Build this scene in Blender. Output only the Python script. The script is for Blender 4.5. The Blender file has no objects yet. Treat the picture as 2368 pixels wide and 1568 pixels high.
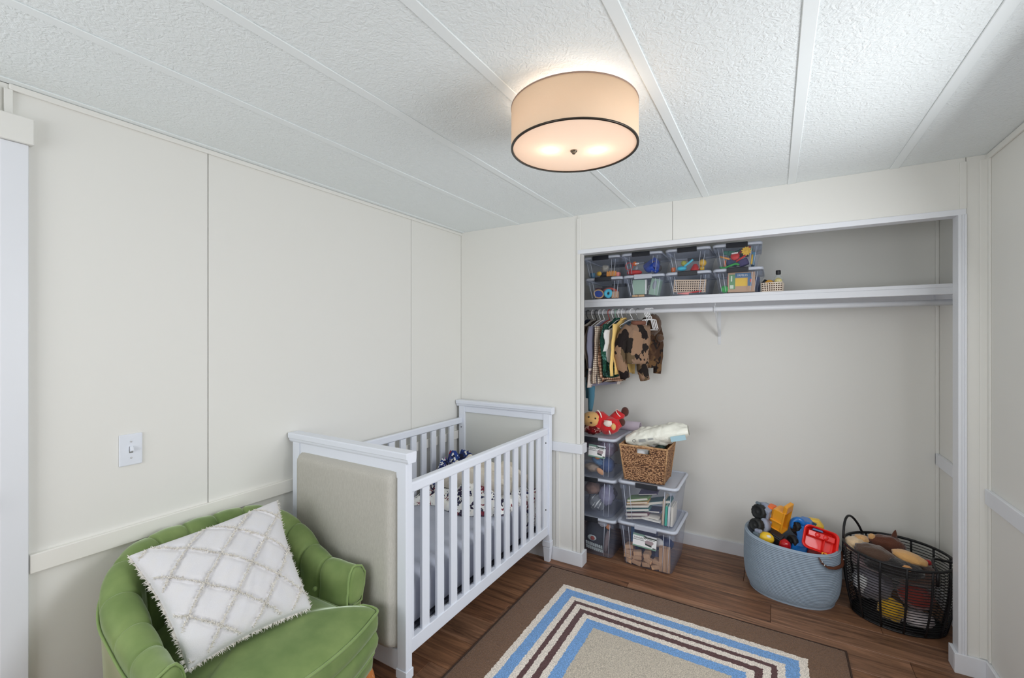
import bpy, math, random
from mathutils import Vector, Matrix, noise, Euler
R=math.radians; PI=math.pi
rnd=random.Random(7)
sc=bpy.context.scene; COL=sc.collection
# ---------------------------------------------------------------- camera, light, exposure
cam=bpy.data.objects.new('camera',bpy.data.cameras.new('camera')); COL.objects.link(cam); sc.camera=cam
cam.location=(2.066,-2.722,1.494); cam.rotation_euler=(R(90),0,math.atan2(608,1026.2))
cam.data.sensor_width=36; cam.data.lens=1026.2/2368*36; cam.data.shift_y=-3.5/2368; cam.data.clip_start=.02
sc.view_settings.view_transform='Standard'; sc.view_settings.look='None'; sc.view_settings.gamma=1
sc.view_settings.use_curve_mapping=False; sc.view_settings.exposure=-.80
w=bpy.data.worlds.new('sky'); sc.world=w; w.use_nodes=True
w.node_tree.nodes['Background'].inputs[0].default_value=(.92,.96,1,1); w.node_tree.nodes['Background'].inputs[1].default_value=1.2
def area(name,loc,rot,sx,sy,power,col):
    l=bpy.data.lights.new(name,'AREA'); l.shape='RECTANGLE'; l.size=sx; l.size_y=sy; l.energy=power; l.color=col
    o=bpy.data.objects.new(name,l); COL.objects.link(o); o.location=loc; o.rotation_euler=rot; return o
area('daylight_right_window',(2.97,-1.10,1.48),(0,R(68),0),1.0,.96,54,(.975,.985,1))
area('rear_fill_light',(1.00,-4.03,1.45),(R(90),0,R(-14)),1.50,1.12,50,(.975,.985,.995))  # added fill light behind the camera, no known source there
def point(name,loc,power,col,rad):
    l=bpy.data.lights.new(name,'POINT'); l.energy=power; l.color=col; l.shadow_soft_size=rad
    o=bpy.data.objects.new(name,l); COL.objects.link(o); o.location=loc; return o
cy=sc.cycles; cy.max_bounces=10; cy.diffuse_bounces=5; cy.transparent_max_bounces=40; cy.transmission_bounces=6
cy.sample_clamp_indirect=4; cy.use_denoising=True; cy.caustics_reflective=False; cy.caustics_refractive=False

# ---------------------------------------------------------------- materials
def lin(c):
    c=c/255; return c/12.92 if c<=.04045 else ((c+.055)/1.055)**2.4
K=1.28
def rgb(c,k=None):
    k=K if k is None else k
    return tuple(min(.92,lin(x)*k) for x in c)+(1,)
MATS={}
def M(name,c=(200,200,200),rough=.6,bump=None,var=None,sheen=0,metal=0,spec=.4,coat=0,k=None,emit=None,stretch=None):
    if name in MATS: return MATS[name]
    m=bpy.data.materials.new(name); m.use_nodes=True; nt=m.node_tree; b=nt.nodes['Principled BSDF']
    b.inputs['Base Color'].default_value=rgb(c,k); b.inputs['Roughness'].default_value=rough; b.inputs['Metallic'].default_value=metal
    b.inputs['Specular IOR Level'].default_value=spec; b.inputs['Sheen Weight'].default_value=sheen; b.inputs['Coat Weight'].default_value=coat
    tc=nt.nodes.new('ShaderNodeTexCoord'); src=tc.outputs['Object']
    if stretch:
        mp=nt.nodes.new('ShaderNodeMapping'); mp.inputs['Scale'].default_value=stretch; nt.links.new(src,mp.inputs[0]); src=mp.outputs[0]
    if bump:
        n=nt.nodes.new('ShaderNodeTexNoise'); n.inputs['Scale'].default_value=bump[0]; n.inputs['Detail'].default_value=4; nt.links.new(src,n.inputs['Vector'])
        if len(bump)>3: n.inputs['Distortion'].default_value=bump[3]
        bp=nt.nodes.new('ShaderNodeBump'); bp.inputs['Strength'].default_value=bump[1]; bp.inputs['Distance'].default_value=bump[2]
        nt.links.new(n.outputs[0],bp.inputs['Height']); nt.links.new(bp.outputs[0],b.inputs['Normal'])
    if var:
        n=nt.nodes.new('ShaderNodeTexNoise'); n.inputs['Scale'].default_value=var[0]; n.inputs['Detail'].default_value=5; nt.links.new(src,n.inputs['Vector'])
        r=nt.nodes.new('ShaderNodeValToRGB'); r.color_ramp.elements[0].position=.3; r.color_ramp.elements[1].position=.7
        r.color_ramp.elements[0].color=rgb(var[1],k); r.color_ramp.elements[1].color=rgb(c,k)
        nt.links.new(n.outputs[0],r.inputs[0]); nt.links.new(r.outputs[0],b.inputs['Base Color'])
    if emit: b.inputs['Emission Color'].default_value=rgb(emit[0],1); b.inputs['Emission Strength'].default_value=emit[1]
    MATS[name]=m; return m
def N(nt,t,**kw):
    n=nt.nodes.new(t)
    for k_,v in kw.items(): setattr(n,k_,v)
    return n
def plastic(name,c,alpha,rough=.18):
    """clear plastic sheet: mostly transparent, denser at grazing angles"""
    if name in MATS: return MATS[name]
    m=bpy.data.materials.new(name); m.use_nodes=True; nt=m.node_tree; b=nt.nodes['Principled BSDF']; out=nt.nodes['Material Output']
    b.inputs['Base Color'].default_value=rgb(c); b.inputs['Roughness'].default_value=rough; b.inputs['Specular IOR Level'].default_value=.6
    t=N(nt,'ShaderNodeBsdfTransparent'); t.inputs[0].default_value=(.96,.97,.99,1)
    lw=N(nt,'ShaderNodeLayerWeight'); lw.inputs[0].default_value=.35
    mr=N(nt,'ShaderNodeMapRange'); mr.inputs['To Min'].default_value=alpha; mr.inputs['To Max'].default_value=min(1,alpha+.45)
    mx=N(nt,'ShaderNodeMixShader'); pw_=N(nt,'ShaderNodeMath',operation='POWER'); pw_.inputs[1].default_value=2.0; nt.links.new(lw.outputs['Facing'],pw_.inputs[0]); nt.links.new(pw_.outputs[0],mr.inputs['Value']); nt.links.new(mr.outputs[0],mx.inputs[0])
    nt.links.new(t.outputs[0],mx.inputs[1]); nt.links.new(b.outputs[0],mx.inputs[2]); nt.links.new(mx.outputs[0],out.inputs[0])
    MATS[name]=m; return m
def ramp(nt,src,stops,interp='CONSTANT',k=None):
    r=N(nt,'ShaderNodeValToRGB'); r.color_ramp.interpolation=interp; e=r.color_ramp.elements
    while len(e)<len(stops): e.new(.5)
    for i,(p,c) in enumerate(stops): e[i].position=p; e[i].color=rgb(c,k)
    nt.links.new(src,r.inputs[0]); return r
def patterned(name,stops,scale=20,kind='VORONOI',rough=.85,detail=2,stretch=(1,1,1),distort=0,bumps=.3):
    if name in MATS: return MATS[name]
    m=bpy.data.materials.new(name); m.use_nodes=True; nt=m.node_tree; b=nt.nodes['Principled BSDF']; b.inputs['Roughness'].default_value=rough
    b.inputs['Specular IOR Level'].default_value=.2
    tc=N(nt,'ShaderNodeTexCoord'); mp=N(nt,'ShaderNodeMapping'); mp.inputs['Scale'].default_value=stretch; nt.links.new(tc.outputs['Object'],mp.inputs[0])
    if kind=='VORONOI':
        n=N(nt,'ShaderNodeTexVoronoi'); n.inputs['Scale'].default_value=scale; out=n.outputs['Color']
        nz=N(nt,'ShaderNodeTexNoise'); nz.inputs['Scale'].default_value=scale*1.5; nt.links.new(mp.outputs[0],nz.inputs['Vector'])
        ad=N(nt,'ShaderNodeMixRGB'); ad.blend_type='ADD'; ad.inputs[0].default_value=.05+distort; nt.links.new(mp.outputs[0],ad.inputs[1]); nt.links.new(nz.outputs['Color'],ad.inputs[2])
        nt.links.new(ad.outputs[0],n.inputs['Vector']); sp=N(nt,'ShaderNodeSeparateColor'); nt.links.new(out,sp.inputs[0]); src=sp.outputs[0]
    else:
        n=N(nt,'ShaderNodeTexNoise'); n.inputs['Scale'].default_value=scale; n.inputs['Detail'].default_value=detail; n.inputs['Distortion'].default_value=distort
        nt.links.new(mp.outputs[0],n.inputs['Vector']); src=n.outputs[0]
    r=ramp(nt,src,stops); nt.links.new(r.outputs[0],b.inputs['Base Color'])
    if bumps:
        n2=N(nt,'ShaderNodeTexNoise'); n2.inputs['Scale'].default_value=250; bp=N(nt,'ShaderNodeBump'); bp.inputs['Strength'].default_value=bumps; bp.inputs['Distance'].default_value=.002
        nt.links.new(tc.outputs['Object'],n2.inputs['Vector']); nt.links.new(n2.outputs[0],bp.inputs['Height']); nt.links.new(bp.outputs[0],b.inputs['Normal'])
    MATS[name]=m; return m

# ---------------------------------------------------------------- geometry helpers
class G:
    def __init__(s): s.v=[]; s.f=[]
    def add(s,v,f,mt=None):
        o=len(s.v)
        s.v+= [tuple(mt@Vector(p)) for p in v] if mt is not None else [tuple(p) for p in v]
        s.f+= [tuple(i+o for i in q) for q in f]; return s
    def box(s,x0,x1,y0,y1,z0,z1,mt=None):
        v=[(x,y,z) for z in (z0,z1) for y in (y0,y1) for x in (x0,x1)]
        return s.add(v,[(0,2,3,1),(4,5,7,6),(0,1,5,4),(2,6,7,3),(0,4,6,2),(1,3,7,5)],mt)
    def cbox(s,c,d,rot=(0,0,0)):
        mt=Matrix.Translation(c)@Euler(rot).to_matrix().to_4x4()
        return s.box(-d[0]/2,d[0]/2,-d[1]/2,d[1]/2,-d[2]/2,d[2]/2,mt)
    def loft(s,rings,caps=True,closed=True,mt=None):
        n=len(rings[0]); v=[p for r in rings for p in r]; f=[]
        for k in range(len(rings)-1):
            for i in range(n if closed else n-1):
                j=(i+1)%n; f.append((k*n+i,k*n+j,(k+1)*n+j,(k+1)*n+i))
        if caps: f.append(tuple(range(n))[::-1]); f.append(tuple(range((len(rings)-1)*n,len(rings)*n)))
        return s.add(v,f,mt)
    def lathe(s,prof,n=24,mt=None,caps=False):
        return s.loft([[(r*math.cos(2*PI*i/n),r*math.sin(2*PI*i/n),z) for i in range(n)] for r,z in prof],caps,True,mt)
    def tube(s,pts,r,n=8,closed=False,caps=True,flat=1):
        P=[Vector(p) for p in pts]; L=len(P); rings=[]; up=None
        for i in range(L):
            a=P[(i-1)%L] if (closed or i>0) else P[i]; b=P[(i+1)%L] if (closed or i<L-1) else P[i]
            t=(b-a).normalized() if (b-a).length>1e-9 else Vector((0,0,1))
            if up is None: up=Vector((0,0,1)) if abs(t.z)<.9 else Vector((1,0,0))
            x=t.cross(up)
            if x.length<1e-6: x=t.orthogonal()
            x.normalize(); y=x.cross(t).normalized(); up=y
            rr=r[i] if isinstance(r,(list,tuple)) else r
            rings.append([P[i]+x*rr*math.cos(2*PI*k/n)+y*rr*flat*math.sin(2*PI*k/n) for k in range(n)])
        if closed: rings.append(rings[0]); caps=False
        return s.loft(rings,caps)
    def ball(s,c,r,nu=16,nv=10,mt=None,lump=0,seed=0,freq=3):
        rr=(r,r,r) if isinstance(r,(int,float)) else r; rings=[]
        for j in range(nv+1):
            th=PI*(j/nv*.996+.002)-PI/2; ring=[]
            for i in range(nu):
                a=2*PI*i/nu; d=Vector((math.cos(a)*math.cos(th),math.sin(a)*math.cos(th),math.sin(th)))
                q=1+(lump*noise.noise(d*freq+Vector((seed,seed*2.3,0))) if lump else 0)
                ring.append((c[0]+d.x*rr[0]*q,c[1]+d.y*rr[1]*q,c[2]+d.z*rr[2]*q))
            rings.append(ring)
        return s.loft(rings,True,True,mt)
    def grid(s,fn,nu,nv,closed_u=False):
        v=[fn(i/nu,j/nv) for j in range(nv+1) for i in range(nu+1)]
        f=[(j*(nu+1)+i,j*(nu+1)+i+1,(j+1)*(nu+1)+i+1,(j+1)*(nu+1)+i) for j in range(nv) for i in range(nu)]
        return s.add(v,f)
    def prism(s,poly,z0,z1,mt=None):
        return s.loft([[(x,y,z0) for x,y in poly],[(x,y,z1) for x,y in poly]],True,True,mt)
    def mesh(s,name,mat,bevel=0,smooth=False,solid=0,sub=0):
        me=bpy.data.meshes.new(name); me.from_pydata(s.v,[],s.f)
        me.materials.append(mat)
        if smooth: me.polygons.foreach_set('use_smooth',[True]*len(me.polygons))
        me.update(); return me
ORG={}
def obj(name,g,mat,parent=None,bevel=0,smooth=False,solid=0,sub=0,world=False,label=None,kind=None,seg=2,fix=True):
    if world and parent is not None:
        o0=parent
        while o0.parent: o0=o0.parent
        L=o0.location; g.v=[(p[0]-L.x,p[1]-L.y,p[2]-L.z) for p in g.v]
    me=g.mesh(name,mat,smooth=smooth); o=bpy.data.objects.new(name,me); COL.objects.link(o)
    if parent is not None: o.parent=parent
    if fix:
        import bmesh
        bm=bmesh.new(); bm.from_mesh(me); bmesh.ops.recalc_face_normals(bm,faces=bm.faces); bm.to_mesh(me); bm.free()
    if solid: m=o.modifiers.new('solid','SOLIDIFY'); m.thickness=solid; m.offset=0
    if bevel:
        m=o.modifiers.new('bevel','BEVEL'); m.width=bevel; m.segments=seg; m.limit_method='ANGLE'; m.angle_limit=R(40)
    if sub: m=o.modifiers.new('sub','SUBSURF'); m.levels=sub; m.render_levels=sub
    if label: o['label']=label
    if kind: o['kind']=kind
    return o
def thing(name,label,cat,loc=(0,0,0),rot=(0,0,0),group=None):
    o=bpy.data.objects.new(name,None); COL.objects.link(o); o.location=loc; o.rotation_euler=rot; o.empty_display_size=.05
    o['label']=label; o['category']=cat
    if group: o['group']=group
    return o
def tag(o,label,cat,group=None,loc=None,rot=None):
    o['label']=label; o['category']=cat
    if group: o['group']=group
    if loc is not None: o.location=loc
    if rot is not None: o.rotation_euler=rot
    return o
def struct(name,g,mat,parent=None,bevel=0,**k):
    o=obj(name,g,mat,parent,bevel,**k)
    if parent is None: o['kind']='structure'
    return o
def rrect(w,d,r,z,n=5,cx=0,cy=0):
    pts=[]
    for sx,sy,a0 in ((1,1,0),(-1,1,90),(-1,-1,180),(1,-1,270)):
        for i in range(n+1):
            a=R(a0+90*i/n); pts.append((cx+sx*(w/2-r)+r*math.cos(a),cy+sy*(d/2-r)+r*math.sin(a),z))
    return pts

# ================================================================ STRUCTURE
H=2.294; XR=2.868; YB=.69; YN=-3.95; WT=.066; XL=.45
mwall=M('wall_vinyl',(199,198,193),.55,k=1.42,bump=(140,.03,.0006),stretch=(1,1,.2))
mtrim=M('white_trim',(207,209,213),.38,bump=(25,.08,.002))
mseam=M('seam_grey',(120,118,112),.8)
mceil=None
def ceil_mat():
    m=M('ceiling_texture',(198,205,211),.72,k=1.55); nt=m.node_tree; b=nt.nodes['Principled BSDF']
    tc=N(nt,'ShaderNodeTexCoord')
    n=N(nt,'ShaderNodeTexNoise'); n.inputs['Scale'].default_value=44; n.inputs['Detail'].default_value=4; n.inputs['Distortion'].default_value=2.0
    n2=N(nt,'ShaderNodeTexNoise'); n2.inputs['Scale'].default_value=120; n2.inputs['Detail'].default_value=3
    nt.links.new(tc.outputs['Object'],n.inputs['Vector']); nt.links.new(tc.outputs['Object'],n2.inputs['Vector'])
    a=N(nt,'ShaderNodeMath',operation='ADD'); nt.links.new(n.outputs[0],a.inputs[0]); mu=N(nt,'ShaderNodeMath',operation='MULTIPLY'); mu.inputs[1].default_value=.35
    nt.links.new(n2.outputs[0],mu.inputs[0]); nt.links.new(mu.outputs[0],a.inputs[1])
    bp=N(nt,'ShaderNodeBump'); bp.inputs['Strength'].default_value=.62; bp.inputs['Distance'].default_value=.007
    nt.links.new(a.outputs[0],bp.inputs['Height']); nt.links.new(bp.outputs[0],b.inputs['Normal']); return m
mceil=ceil_mat()
# floor with planks
def plank_mat(i,base,dark):
    name='plank_wood_%d'%i
    m=M(name,base,.42,spec=.4); nt=m.node_tree; b=nt.nodes['Principled BSDF']
    tc=N(nt,'ShaderNodeTexCoord'); mp=N(nt,'ShaderNodeMapping'); mp.inputs['Scale'].default_value=(1.6,22,4); mp.inputs['Location'].default_value=(i*3.1,i*1.7,0)
    oi=N(nt,'ShaderNodeObjectInfo'); av=N(nt,'ShaderNodeVectorMath',operation='ADD'); sc_=N(nt,'ShaderNodeMath',operation='MULTIPLY'); sc_.inputs[1].default_value=40
    nt.links.new(oi.outputs['Random'],sc_.inputs[0]); nt.links.new(tc.outputs['Object'],av.inputs[0]); nt.links.new(sc_.outputs[0],av.inputs[1]); nt.links.new(av.outputs[0],mp.inputs[0])
    n=N(nt,'ShaderNodeTexNoise'); n.inputs['Scale'].default_value=1.6; n.inputs['Detail'].default_value=9; n.inputs['Roughness'].default_value=.66; n.inputs['Distortion'].default_value=.7
    nt.links.new(mp.outputs[0],n.inputs['Vector']); r=ramp(nt,n.outputs[0],[(.30,dark),(.5,base),(.64,tuple(int(x*1.22) for x in base)),(.76,tuple(int(x*.8) for x in base))],'LINEAR')
    nt.links.new(r.outputs[0],b.inputs['Base Color'])
    bp=N(nt,'ShaderNodeBump'); bp.inputs['Strength'].default_value=.12; bp.inputs['Distance'].default_value=.002; nt.links.new(n.outputs[0],bp.inputs['Height']); nt.links.new(bp.outputs[0],b.inputs['Normal'])
    return m
pm=[plank_mat(0,(116,83,61),(70,47,36)),plank_mat(1,(108,76,56),(64,43,33)),plank_mat(2,(122,90,69),(76,54,42))]
fl=struct('floor',G().box(-.1,XR+.1,YN-.05,YB+.05,-.06,-.006),M('subfloor',(60,45,38),.9))
pw=.187; y=.157+pw*3; row=0
joints={0:[.62,1.9],1:[1.35,2.535],2:[.75,2.046],3:[1.3,2.6]}
while y>YN:
    js=[-.05]+(joints[row-1] if row-1 in joints else sorted([.2+((row*.77)%1.2),.2+((row*.77)%1.2)+1.22]))+[XR+.05]
    for a,b_ in zip(js[:-1],js[1:]):
        if b_-a<.02: continue
        y1=min(y,YB+.04); y0=y-pw
        if y1-y0<.02: continue
        g=G().box(a+.0008,b_-.0008,y0+.0008,y1-.0008,-.008,0)
        o=obj('plank',g,pm[(row*7+int(a*10))%3],fl,bevel=.0012,seg=1)
    y-=pw; row+=1
# ceiling
ce=struct('ceiling',G().box(-.1,XR+.1,YN-.05,YB+.08,H+.012,H+.08),mtrim)
bx=[.016]+[.5+.41*i for i in range(6)]
edges=[0]+[.5+.41*i for i in range(6)]+[XR]
for a,b_ in zip(edges[:-1],edges[1:]):
    obj('ceiling_panel',G().box(a+.001,b_-.001,YN,YB,H,H+.012),mceil,ce)
for i,x in enumerate(bx):
    obj('batten',G().box(x-.017,x+.018,YN,0,H-.004,H),M('batten_paint',(198,205,211),.55,k=1.55,bump=(60,.1,.002)),ce,bevel=.0015,seg=1)
# left wall
wl=struct('wall_left',G().box(-.08,-.006,-2.35,0,0,H).box(-.08,-.006,YN,-3.15,0,H).box(-.08,-.006,-3.15,-2.35,2.107,H),mseam)
for a,b_ in ((-2.35,-1.762),(-1.759,-.5425),(-.5395,0)):
    obj('wall_panel',G().box(-.006,0,a,b_,0,H-.005),mwall,wl,bevel=.001,seg=1)
obj('wall_panel',G().box(-.006,0,YN,-3.15,0,H-.005),mwall,wl)
obj('wall_panel',G().box(-.006,0,-3.15,-2.35,2.107,H-.005),mwall,wl)
struct('trim_1',G().box(0,.010,-2.33,0,H-.024,H-.005),mwall,bevel=.003)            # top strip
struct('trim_2',G().box(0,.016,-2.287,0,.735,.796),M('rail_cream',(206,204,198),.45,k=1.38),bevel=.0025)           # chair rail
struct('baseboard_left',G().box(0,.013,-2.287,0,0,.088),mtrim,bevel=.003)
# door on the left
struct('trim_3',G().box(0,.020,-2.352,-2.290,0,2.106),mtrim,bevel=.002)
struct('trim_4',G().box(0,.032,-3.2,-2.279,2.107,2.19),mwall,bevel=.004)
struct('trim_5',G().box(0,.010,-2.341,-2.322,2.19,2.27).box(0,.010,-2.40,-2.352,2.19,2.27),mwall,bevel=.001)
dr=struct('door_1',G().box(-.065,-.03,-3.148,-2.354,.005,2.10),mtrim,bevel=.002)
obj('door_handle',G().tube([(-.03,-2.43,1.0),(.012,-2.43,1.0)],.011,12).ball((.028,-2.43,1.0),.026),M('satin_nickel',(150,150,150),.3,metal=1),dr,smooth=True)
# closet wall (far wall), opening X .975..2.769, z<2.04
OX0,OX1,OZ=.975,2.769,2.040
wf=struct('wall_far',G().box(-.08,OX0-.004,.006,WT-.004,0,H).box(OX1+.004,XR+.08,.006,WT-.004,0,H).box(OX0-.004,OX1+.004,.006,WT-.004,OZ+.004,H),mseam)
def wpanel(x0,x1,z0,z1): obj('wall_panel',G().box(x0,x1,0,.006,z0,z1),mwall,wf,bevel=.001,seg=1)
wpanel(0,.949,0,H); wpanel(.9505,1.547,OZ+.001,H); wpanel(1.549,2.795,OZ+.001,H); wpanel(2.797,XR,0,H)
obj('wall_panel',G().box(OX0-.004,OX0,0,WT,0,OZ),mwall,wf); obj('wall_panel',G().box(OX1,OX1+.004,0,WT,0,OZ),mtrim,wf)
obj('wall_panel',G().box(OX0,OX1,0,WT,OZ,OZ+.004),mtrim,wf)
obj('wall_panel',G().box(XL,OX0,WT-.004,WT,0,H).box(OX1+.004,XR,WT-.004,WT,0,H).box(OX0,OX1+.004,WT-.004,WT,OZ+.004,H),mwall,wf)
struct('trim_6',G().box(.949,.979,-.008,0,.796,H-.02).box(.949,.979,-.008,0,.088,.735).box(.972,.979,-.008,.010,.088,2.06),mwall,bevel=.003)
struct('trim_7',G().box(.956,OX1+.026,-.009,0,OZ-.002,2.065),mtrim,bevel=.002)
struct('trim_8',G().box(OX1-.001,2.780,-.011,0,.085,OZ).box(2.780,2.790,-.008,0,.085,OZ).box(2.790,2.797,-.011,0,.085,OZ),mtrim,bevel=.0015)
struct('trim_9',G().box(2.775,2.797,-.006,0,2.065,H-.02),mwall,bevel=.0015)
struct('trim_10',G().box(XR-.030,XR,-.006,0,.09,H-.02).box(XR-.008,XR,-.03,0,.09,H-.02),mwall,bevel=.002)
struct('trim_11',G().box(.79,.795,-.017,0,.735,.796).box(0,.991,-.017,0,.735,.796).box(.975,.991,0,WT+.004,.735,.796),mtrim,bevel=.0025)  # chair rail wraps the jamb
struct('trim_12',G().box(.80,.826,-.006,0,.088,.735).box(.921,.934,-.005,0,.088,.735),mwall,bevel=.002)
struct('baseboard_far',G().box(0,.990,-.014,0,0,.087).box(.975,.990,0,WT+.003,0,.087).box(OX1-.014,XR,-.014,0,0,.087).box(OX1-.014,OX1,0,WT+.003,0,.087),mtrim,bevel=.002)
# closet interior
wb=struct('wall_back',G().box(XL-.06,XR+.08,YB+.006,YB+.06,0,H),mseam)
obj('wall_panel',G().box(XL,1.98,YB,YB+.006,0,H),mwall,wb); obj('wall_panel',G().box(1.98,XR,YB,YB+.006,0,H),mwall,wb)
struct('baseboard_back',G().box(XL,XR,YB-.013,YB,0,.085),mtrim,bevel=.002)
wc=struct('wall_closet_side',G().box(XL-.06,XL-.006,WT,YB,0,H),mseam); obj('wall_panel',G().box(XL-.006,XL,WT,YB,0,H),mwall,wc)
struct('trim_13',G().box(XR-.016,XR,YB-.016,YB,0,H),mwall,bevel=.004)
# right wall, with a window beyond the frame
wr=struct('wall_right',G().box(XR+.006,XR+.08,YN,-1.60,0,H).box(XR+.006,XR+.08,-.60,YB+.05,0,H).box(XR+.006,XR+.08,-1.60,-.60,0,.95).box(XR+.006,XR+.08,-1.60,-.60,2.05,H),mseam)
for y0,y1,z0,z1 in ((YN,-1.60,0,H),(-.60,YB,0,H),(-1.60,-.60,0,.95),(-1.60,-.60,2.05,H)):
    obj('wall_panel',G().box(XR,XR+.006,y0,y1,z0,z1),mwall,wr)
struct('trim_14',G().box(XR-.016,XR,YN,-.01,.770,.836),mtrim,bevel=.0025)
struct('trim_15',G().box(XR-.016,XR,WT,YB,.770,.836),mtrim,bevel=.0025)
struct('trim_16',G().box(XR-.010,XR,YN,0,H-.028,H-.002),mwall,bevel=.003)
struct('baseboard_right',G().box(XR-.014,XR,YN,-.014,0,.087).box(XR-.014,XR,WT,YB,0,.087),mtrim,bevel=.003)
mglass=plastic('window_glass',(220,230,235),.02,.05)
def window(name,axis,c,w_,h_,z0):
    g=G()
    for a0,a1,b0,b1 in ((-w_/2-.05,w_/2+.05,-.05,0),(-w_/2-.05,w_/2+.05,h_,h_+.05),(-w_/2-.05,-w_/2,0,h_),(w_/2,w_/2+.05,0,h_),(-.02,.02,0,h_)):
        if axis=='x': g.box(XR-.015,XR+.03,c+a0,c+a1,z0+b0,z0+b1)
        else: g.box(c+a0,c+a1,YN-.03,YN+.015,z0+b0,z0+b1)
    o=struct(name,g,mtrim,bevel=.003)
    g=G().box(XR+.02,XR+.024,c-w_/2,c+w_/2,z0,z0+h_) if axis=='x' else G().box(c-w_/2,c+w_/2,YN-.024,YN-.02,z0,z0+h_)
    obj('pane',g,mglass,o)
window('window_1','x',-1.10,1.0,1.1,.95)
wn=struct('wall_near',G().box(-.08,.20,YN-.06,YN-.006,0,H).box(1.80,XR+.08,YN-.06,YN-.006,0,H).box(.20,1.80,YN-.06,YN-.006,0,.85).box(.20,1.80,YN-.06,YN-.006,2.05,H),mseam)
for x0,x1,z0,z1 in ((0,.20,0,H),(1.80,XR,0,H),(.20,1.80,0,.85),(.20,1.80,2.05,H)):
    obj('wall_panel',G().box(x0,x1,YN-.006,YN,z0,z1),mwall,wn)
window('fill_window','y',1.00,1.6,1.2,.85)  # made-up window, put in the near wall to carry the frontal fill
struct('baseboard_near',G().box(0,XR,YN,YN+.013,0,.087),mtrim)
# ================================================================ SWITCH
mplate=M('switch_plastic',(205,209,216),.3)
s=thing('light_switch','white single toggle light switch plate on the left wall','switch',(0,-2.024,1.077))
obj('plate',G().box(0,.006,-.035,.035,-.058,.058),mplate,s,bevel=.003)
obj('toggle',G().cbox((.010,0,.003),(.014,.009,.018),(0,R(-25),0)),mplate,s,bevel=.001)
obj('slot',G().box(.0058,.0066,-.006,.006,-.012,.012),M('slot_grey',(120,120,118),.6),s)
for z in (-.030,.030): obj('screw',G().lathe([(.0001,.0075),(.0028,.0072),(.0032,.006)],12,Matrix.Translation((0,0,z))@Matrix.Rotation(R(90),4,'Y')),M('screw_grey',(160,160,160),.4,metal=.6),s)
# ================================================================ CEILING LIGHT
lc=(1.487,-1.339)
lamp=thing('ceiling_light','round drum ceiling light with tan fabric shade and frosted glowing diffuser','light',(lc[0],lc[1],2.124))
def trans_mat(name,c,tr,emit=0,rough=.8,weave=False):
    m=bpy.data.materials.new(name); m.use_nodes=True; nt=m.node_tree; out=nt.nodes['Material Output']; b=nt.nodes['Principled BSDF']
    b.inputs['Base Color'].default_value=rgb(c,1.1); b.inputs['Roughness'].default_value=rough
    t=N(nt,'ShaderNodeBsdfTranslucent'); t.inputs[0].default_value=rgb(c,1.1); mx=N(nt,'ShaderNodeMixShader'); mx.inputs[0].default_value=tr
    nt.links.new(b.outputs[0],mx.inputs[1]); nt.links.new(t.outputs[0],mx.inputs[2]); nt.links.new(mx.outputs[0],out.inputs[0])
    if weave:
        tc=N(nt,'ShaderNodeTexCoord'); n=N(nt,'ShaderNodeTexNoise'); n.inputs['Scale'].default_value=300; bp=N(nt,'ShaderNodeBump'); bp.inputs['Strength'].default_value=.25; bp.inputs['Distance'].default_value=.001
        nt.links.new(tc.outputs['Object'],n.inputs['Vector']); nt.links.new(n.outputs[0],bp.inputs['Height']); nt.links.new(bp.outputs[0],b.inputs['Normal'])
    if emit: b.inputs['Emission Color'].default_value=rgb(c,1); b.inputs['Emission Strength'].default_value=emit
    return m
rl=.209
obj('shade',G().loft([[(r*math.cos(2*PI*i/96),r*math.sin(2*PI*i/96),z) for i in range(96)] for r,z in ((rl,.002),(rl,.134),(rl-.002,.134),(rl-.002,.002),(rl,.002))],False),trans_mat('lamp_fabric',(240,212,184),.24,.16,weave=True),lamp,smooth=True)
dark=M('bronze',(60,54,48),.3,metal=.7)
obj('bottom_ring',G().loft([[(r*math.cos(2*PI*i/96),r*math.sin(2*PI*i/96),z) for i in range(96)] for r,z in ((rl-.006,0),(rl+.0012,-.001),(rl+.0015,.004),(rl-.006,.005),(rl-.006,0))],False),dark,lamp,smooth=True)
obj('top_ring',G().loft([[(r*math.cos(2*PI*i/96),r*math.sin(2*PI*i/96),z) for i in range(96)] for r,z in ((rl-.003,.132),(rl+.0012,.132),(rl+.0012,.136),(rl-.003,.136),(rl-.003,.132))],False),M('lamp_rim',(140,115,100),.5),lamp,smooth=True)
obj('diffuser',G().lathe([(rl-.006,.003),(rl*.7,-.002),(rl*.35,-.004),(.001,-.005)],64),trans_mat('frosted_glass',(236,220,208),.55,.42,rough=.4),lamp,smooth=True)
obj('finial',G().lathe([(.001,-.016),(.005,-.016),(.007,-.012),(.004,-.010),(.011,-.009),(.012,-.005),(.001,-.004)],20),M('finial_metal',(110,100,85),.3,metal=.8),lamp,smooth=True)
obj('stem',G().tube([(0,0,-.004),(0,0,.15)],.005,10).lathe([(.001,.158),(.065,.158),(.065,.170),(.001,.170)],24),dark,lamp,smooth=True)
for a in (0,120,240): obj('spoke',G().tube([(0,0,.13),((rl-.004)*math.cos(R(a+15)),(rl-.004)*math.sin(R(a+15)),.133)],.0016,6),dark,lamp)
for sgn in (-1,1):
    dx,dy=sgn*.078*.86,sgn*.078*.51
    bb=obj('bulb',G().ball((dx,dy,.055),(.024,.024,.03)),M('bulb_glass',(255,235,205),.4,emit=((255,214,165),6)),lamp,smooth=True)
    obj('socket',G().tube([(dx,dy,.082),(dx,dy,.12)],.014,12),dark,lamp)
    point('bulb_light',(lc[0]+dx,lc[1]+dy,2.124+.024),.36,(1,.86,.74),.016)
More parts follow.
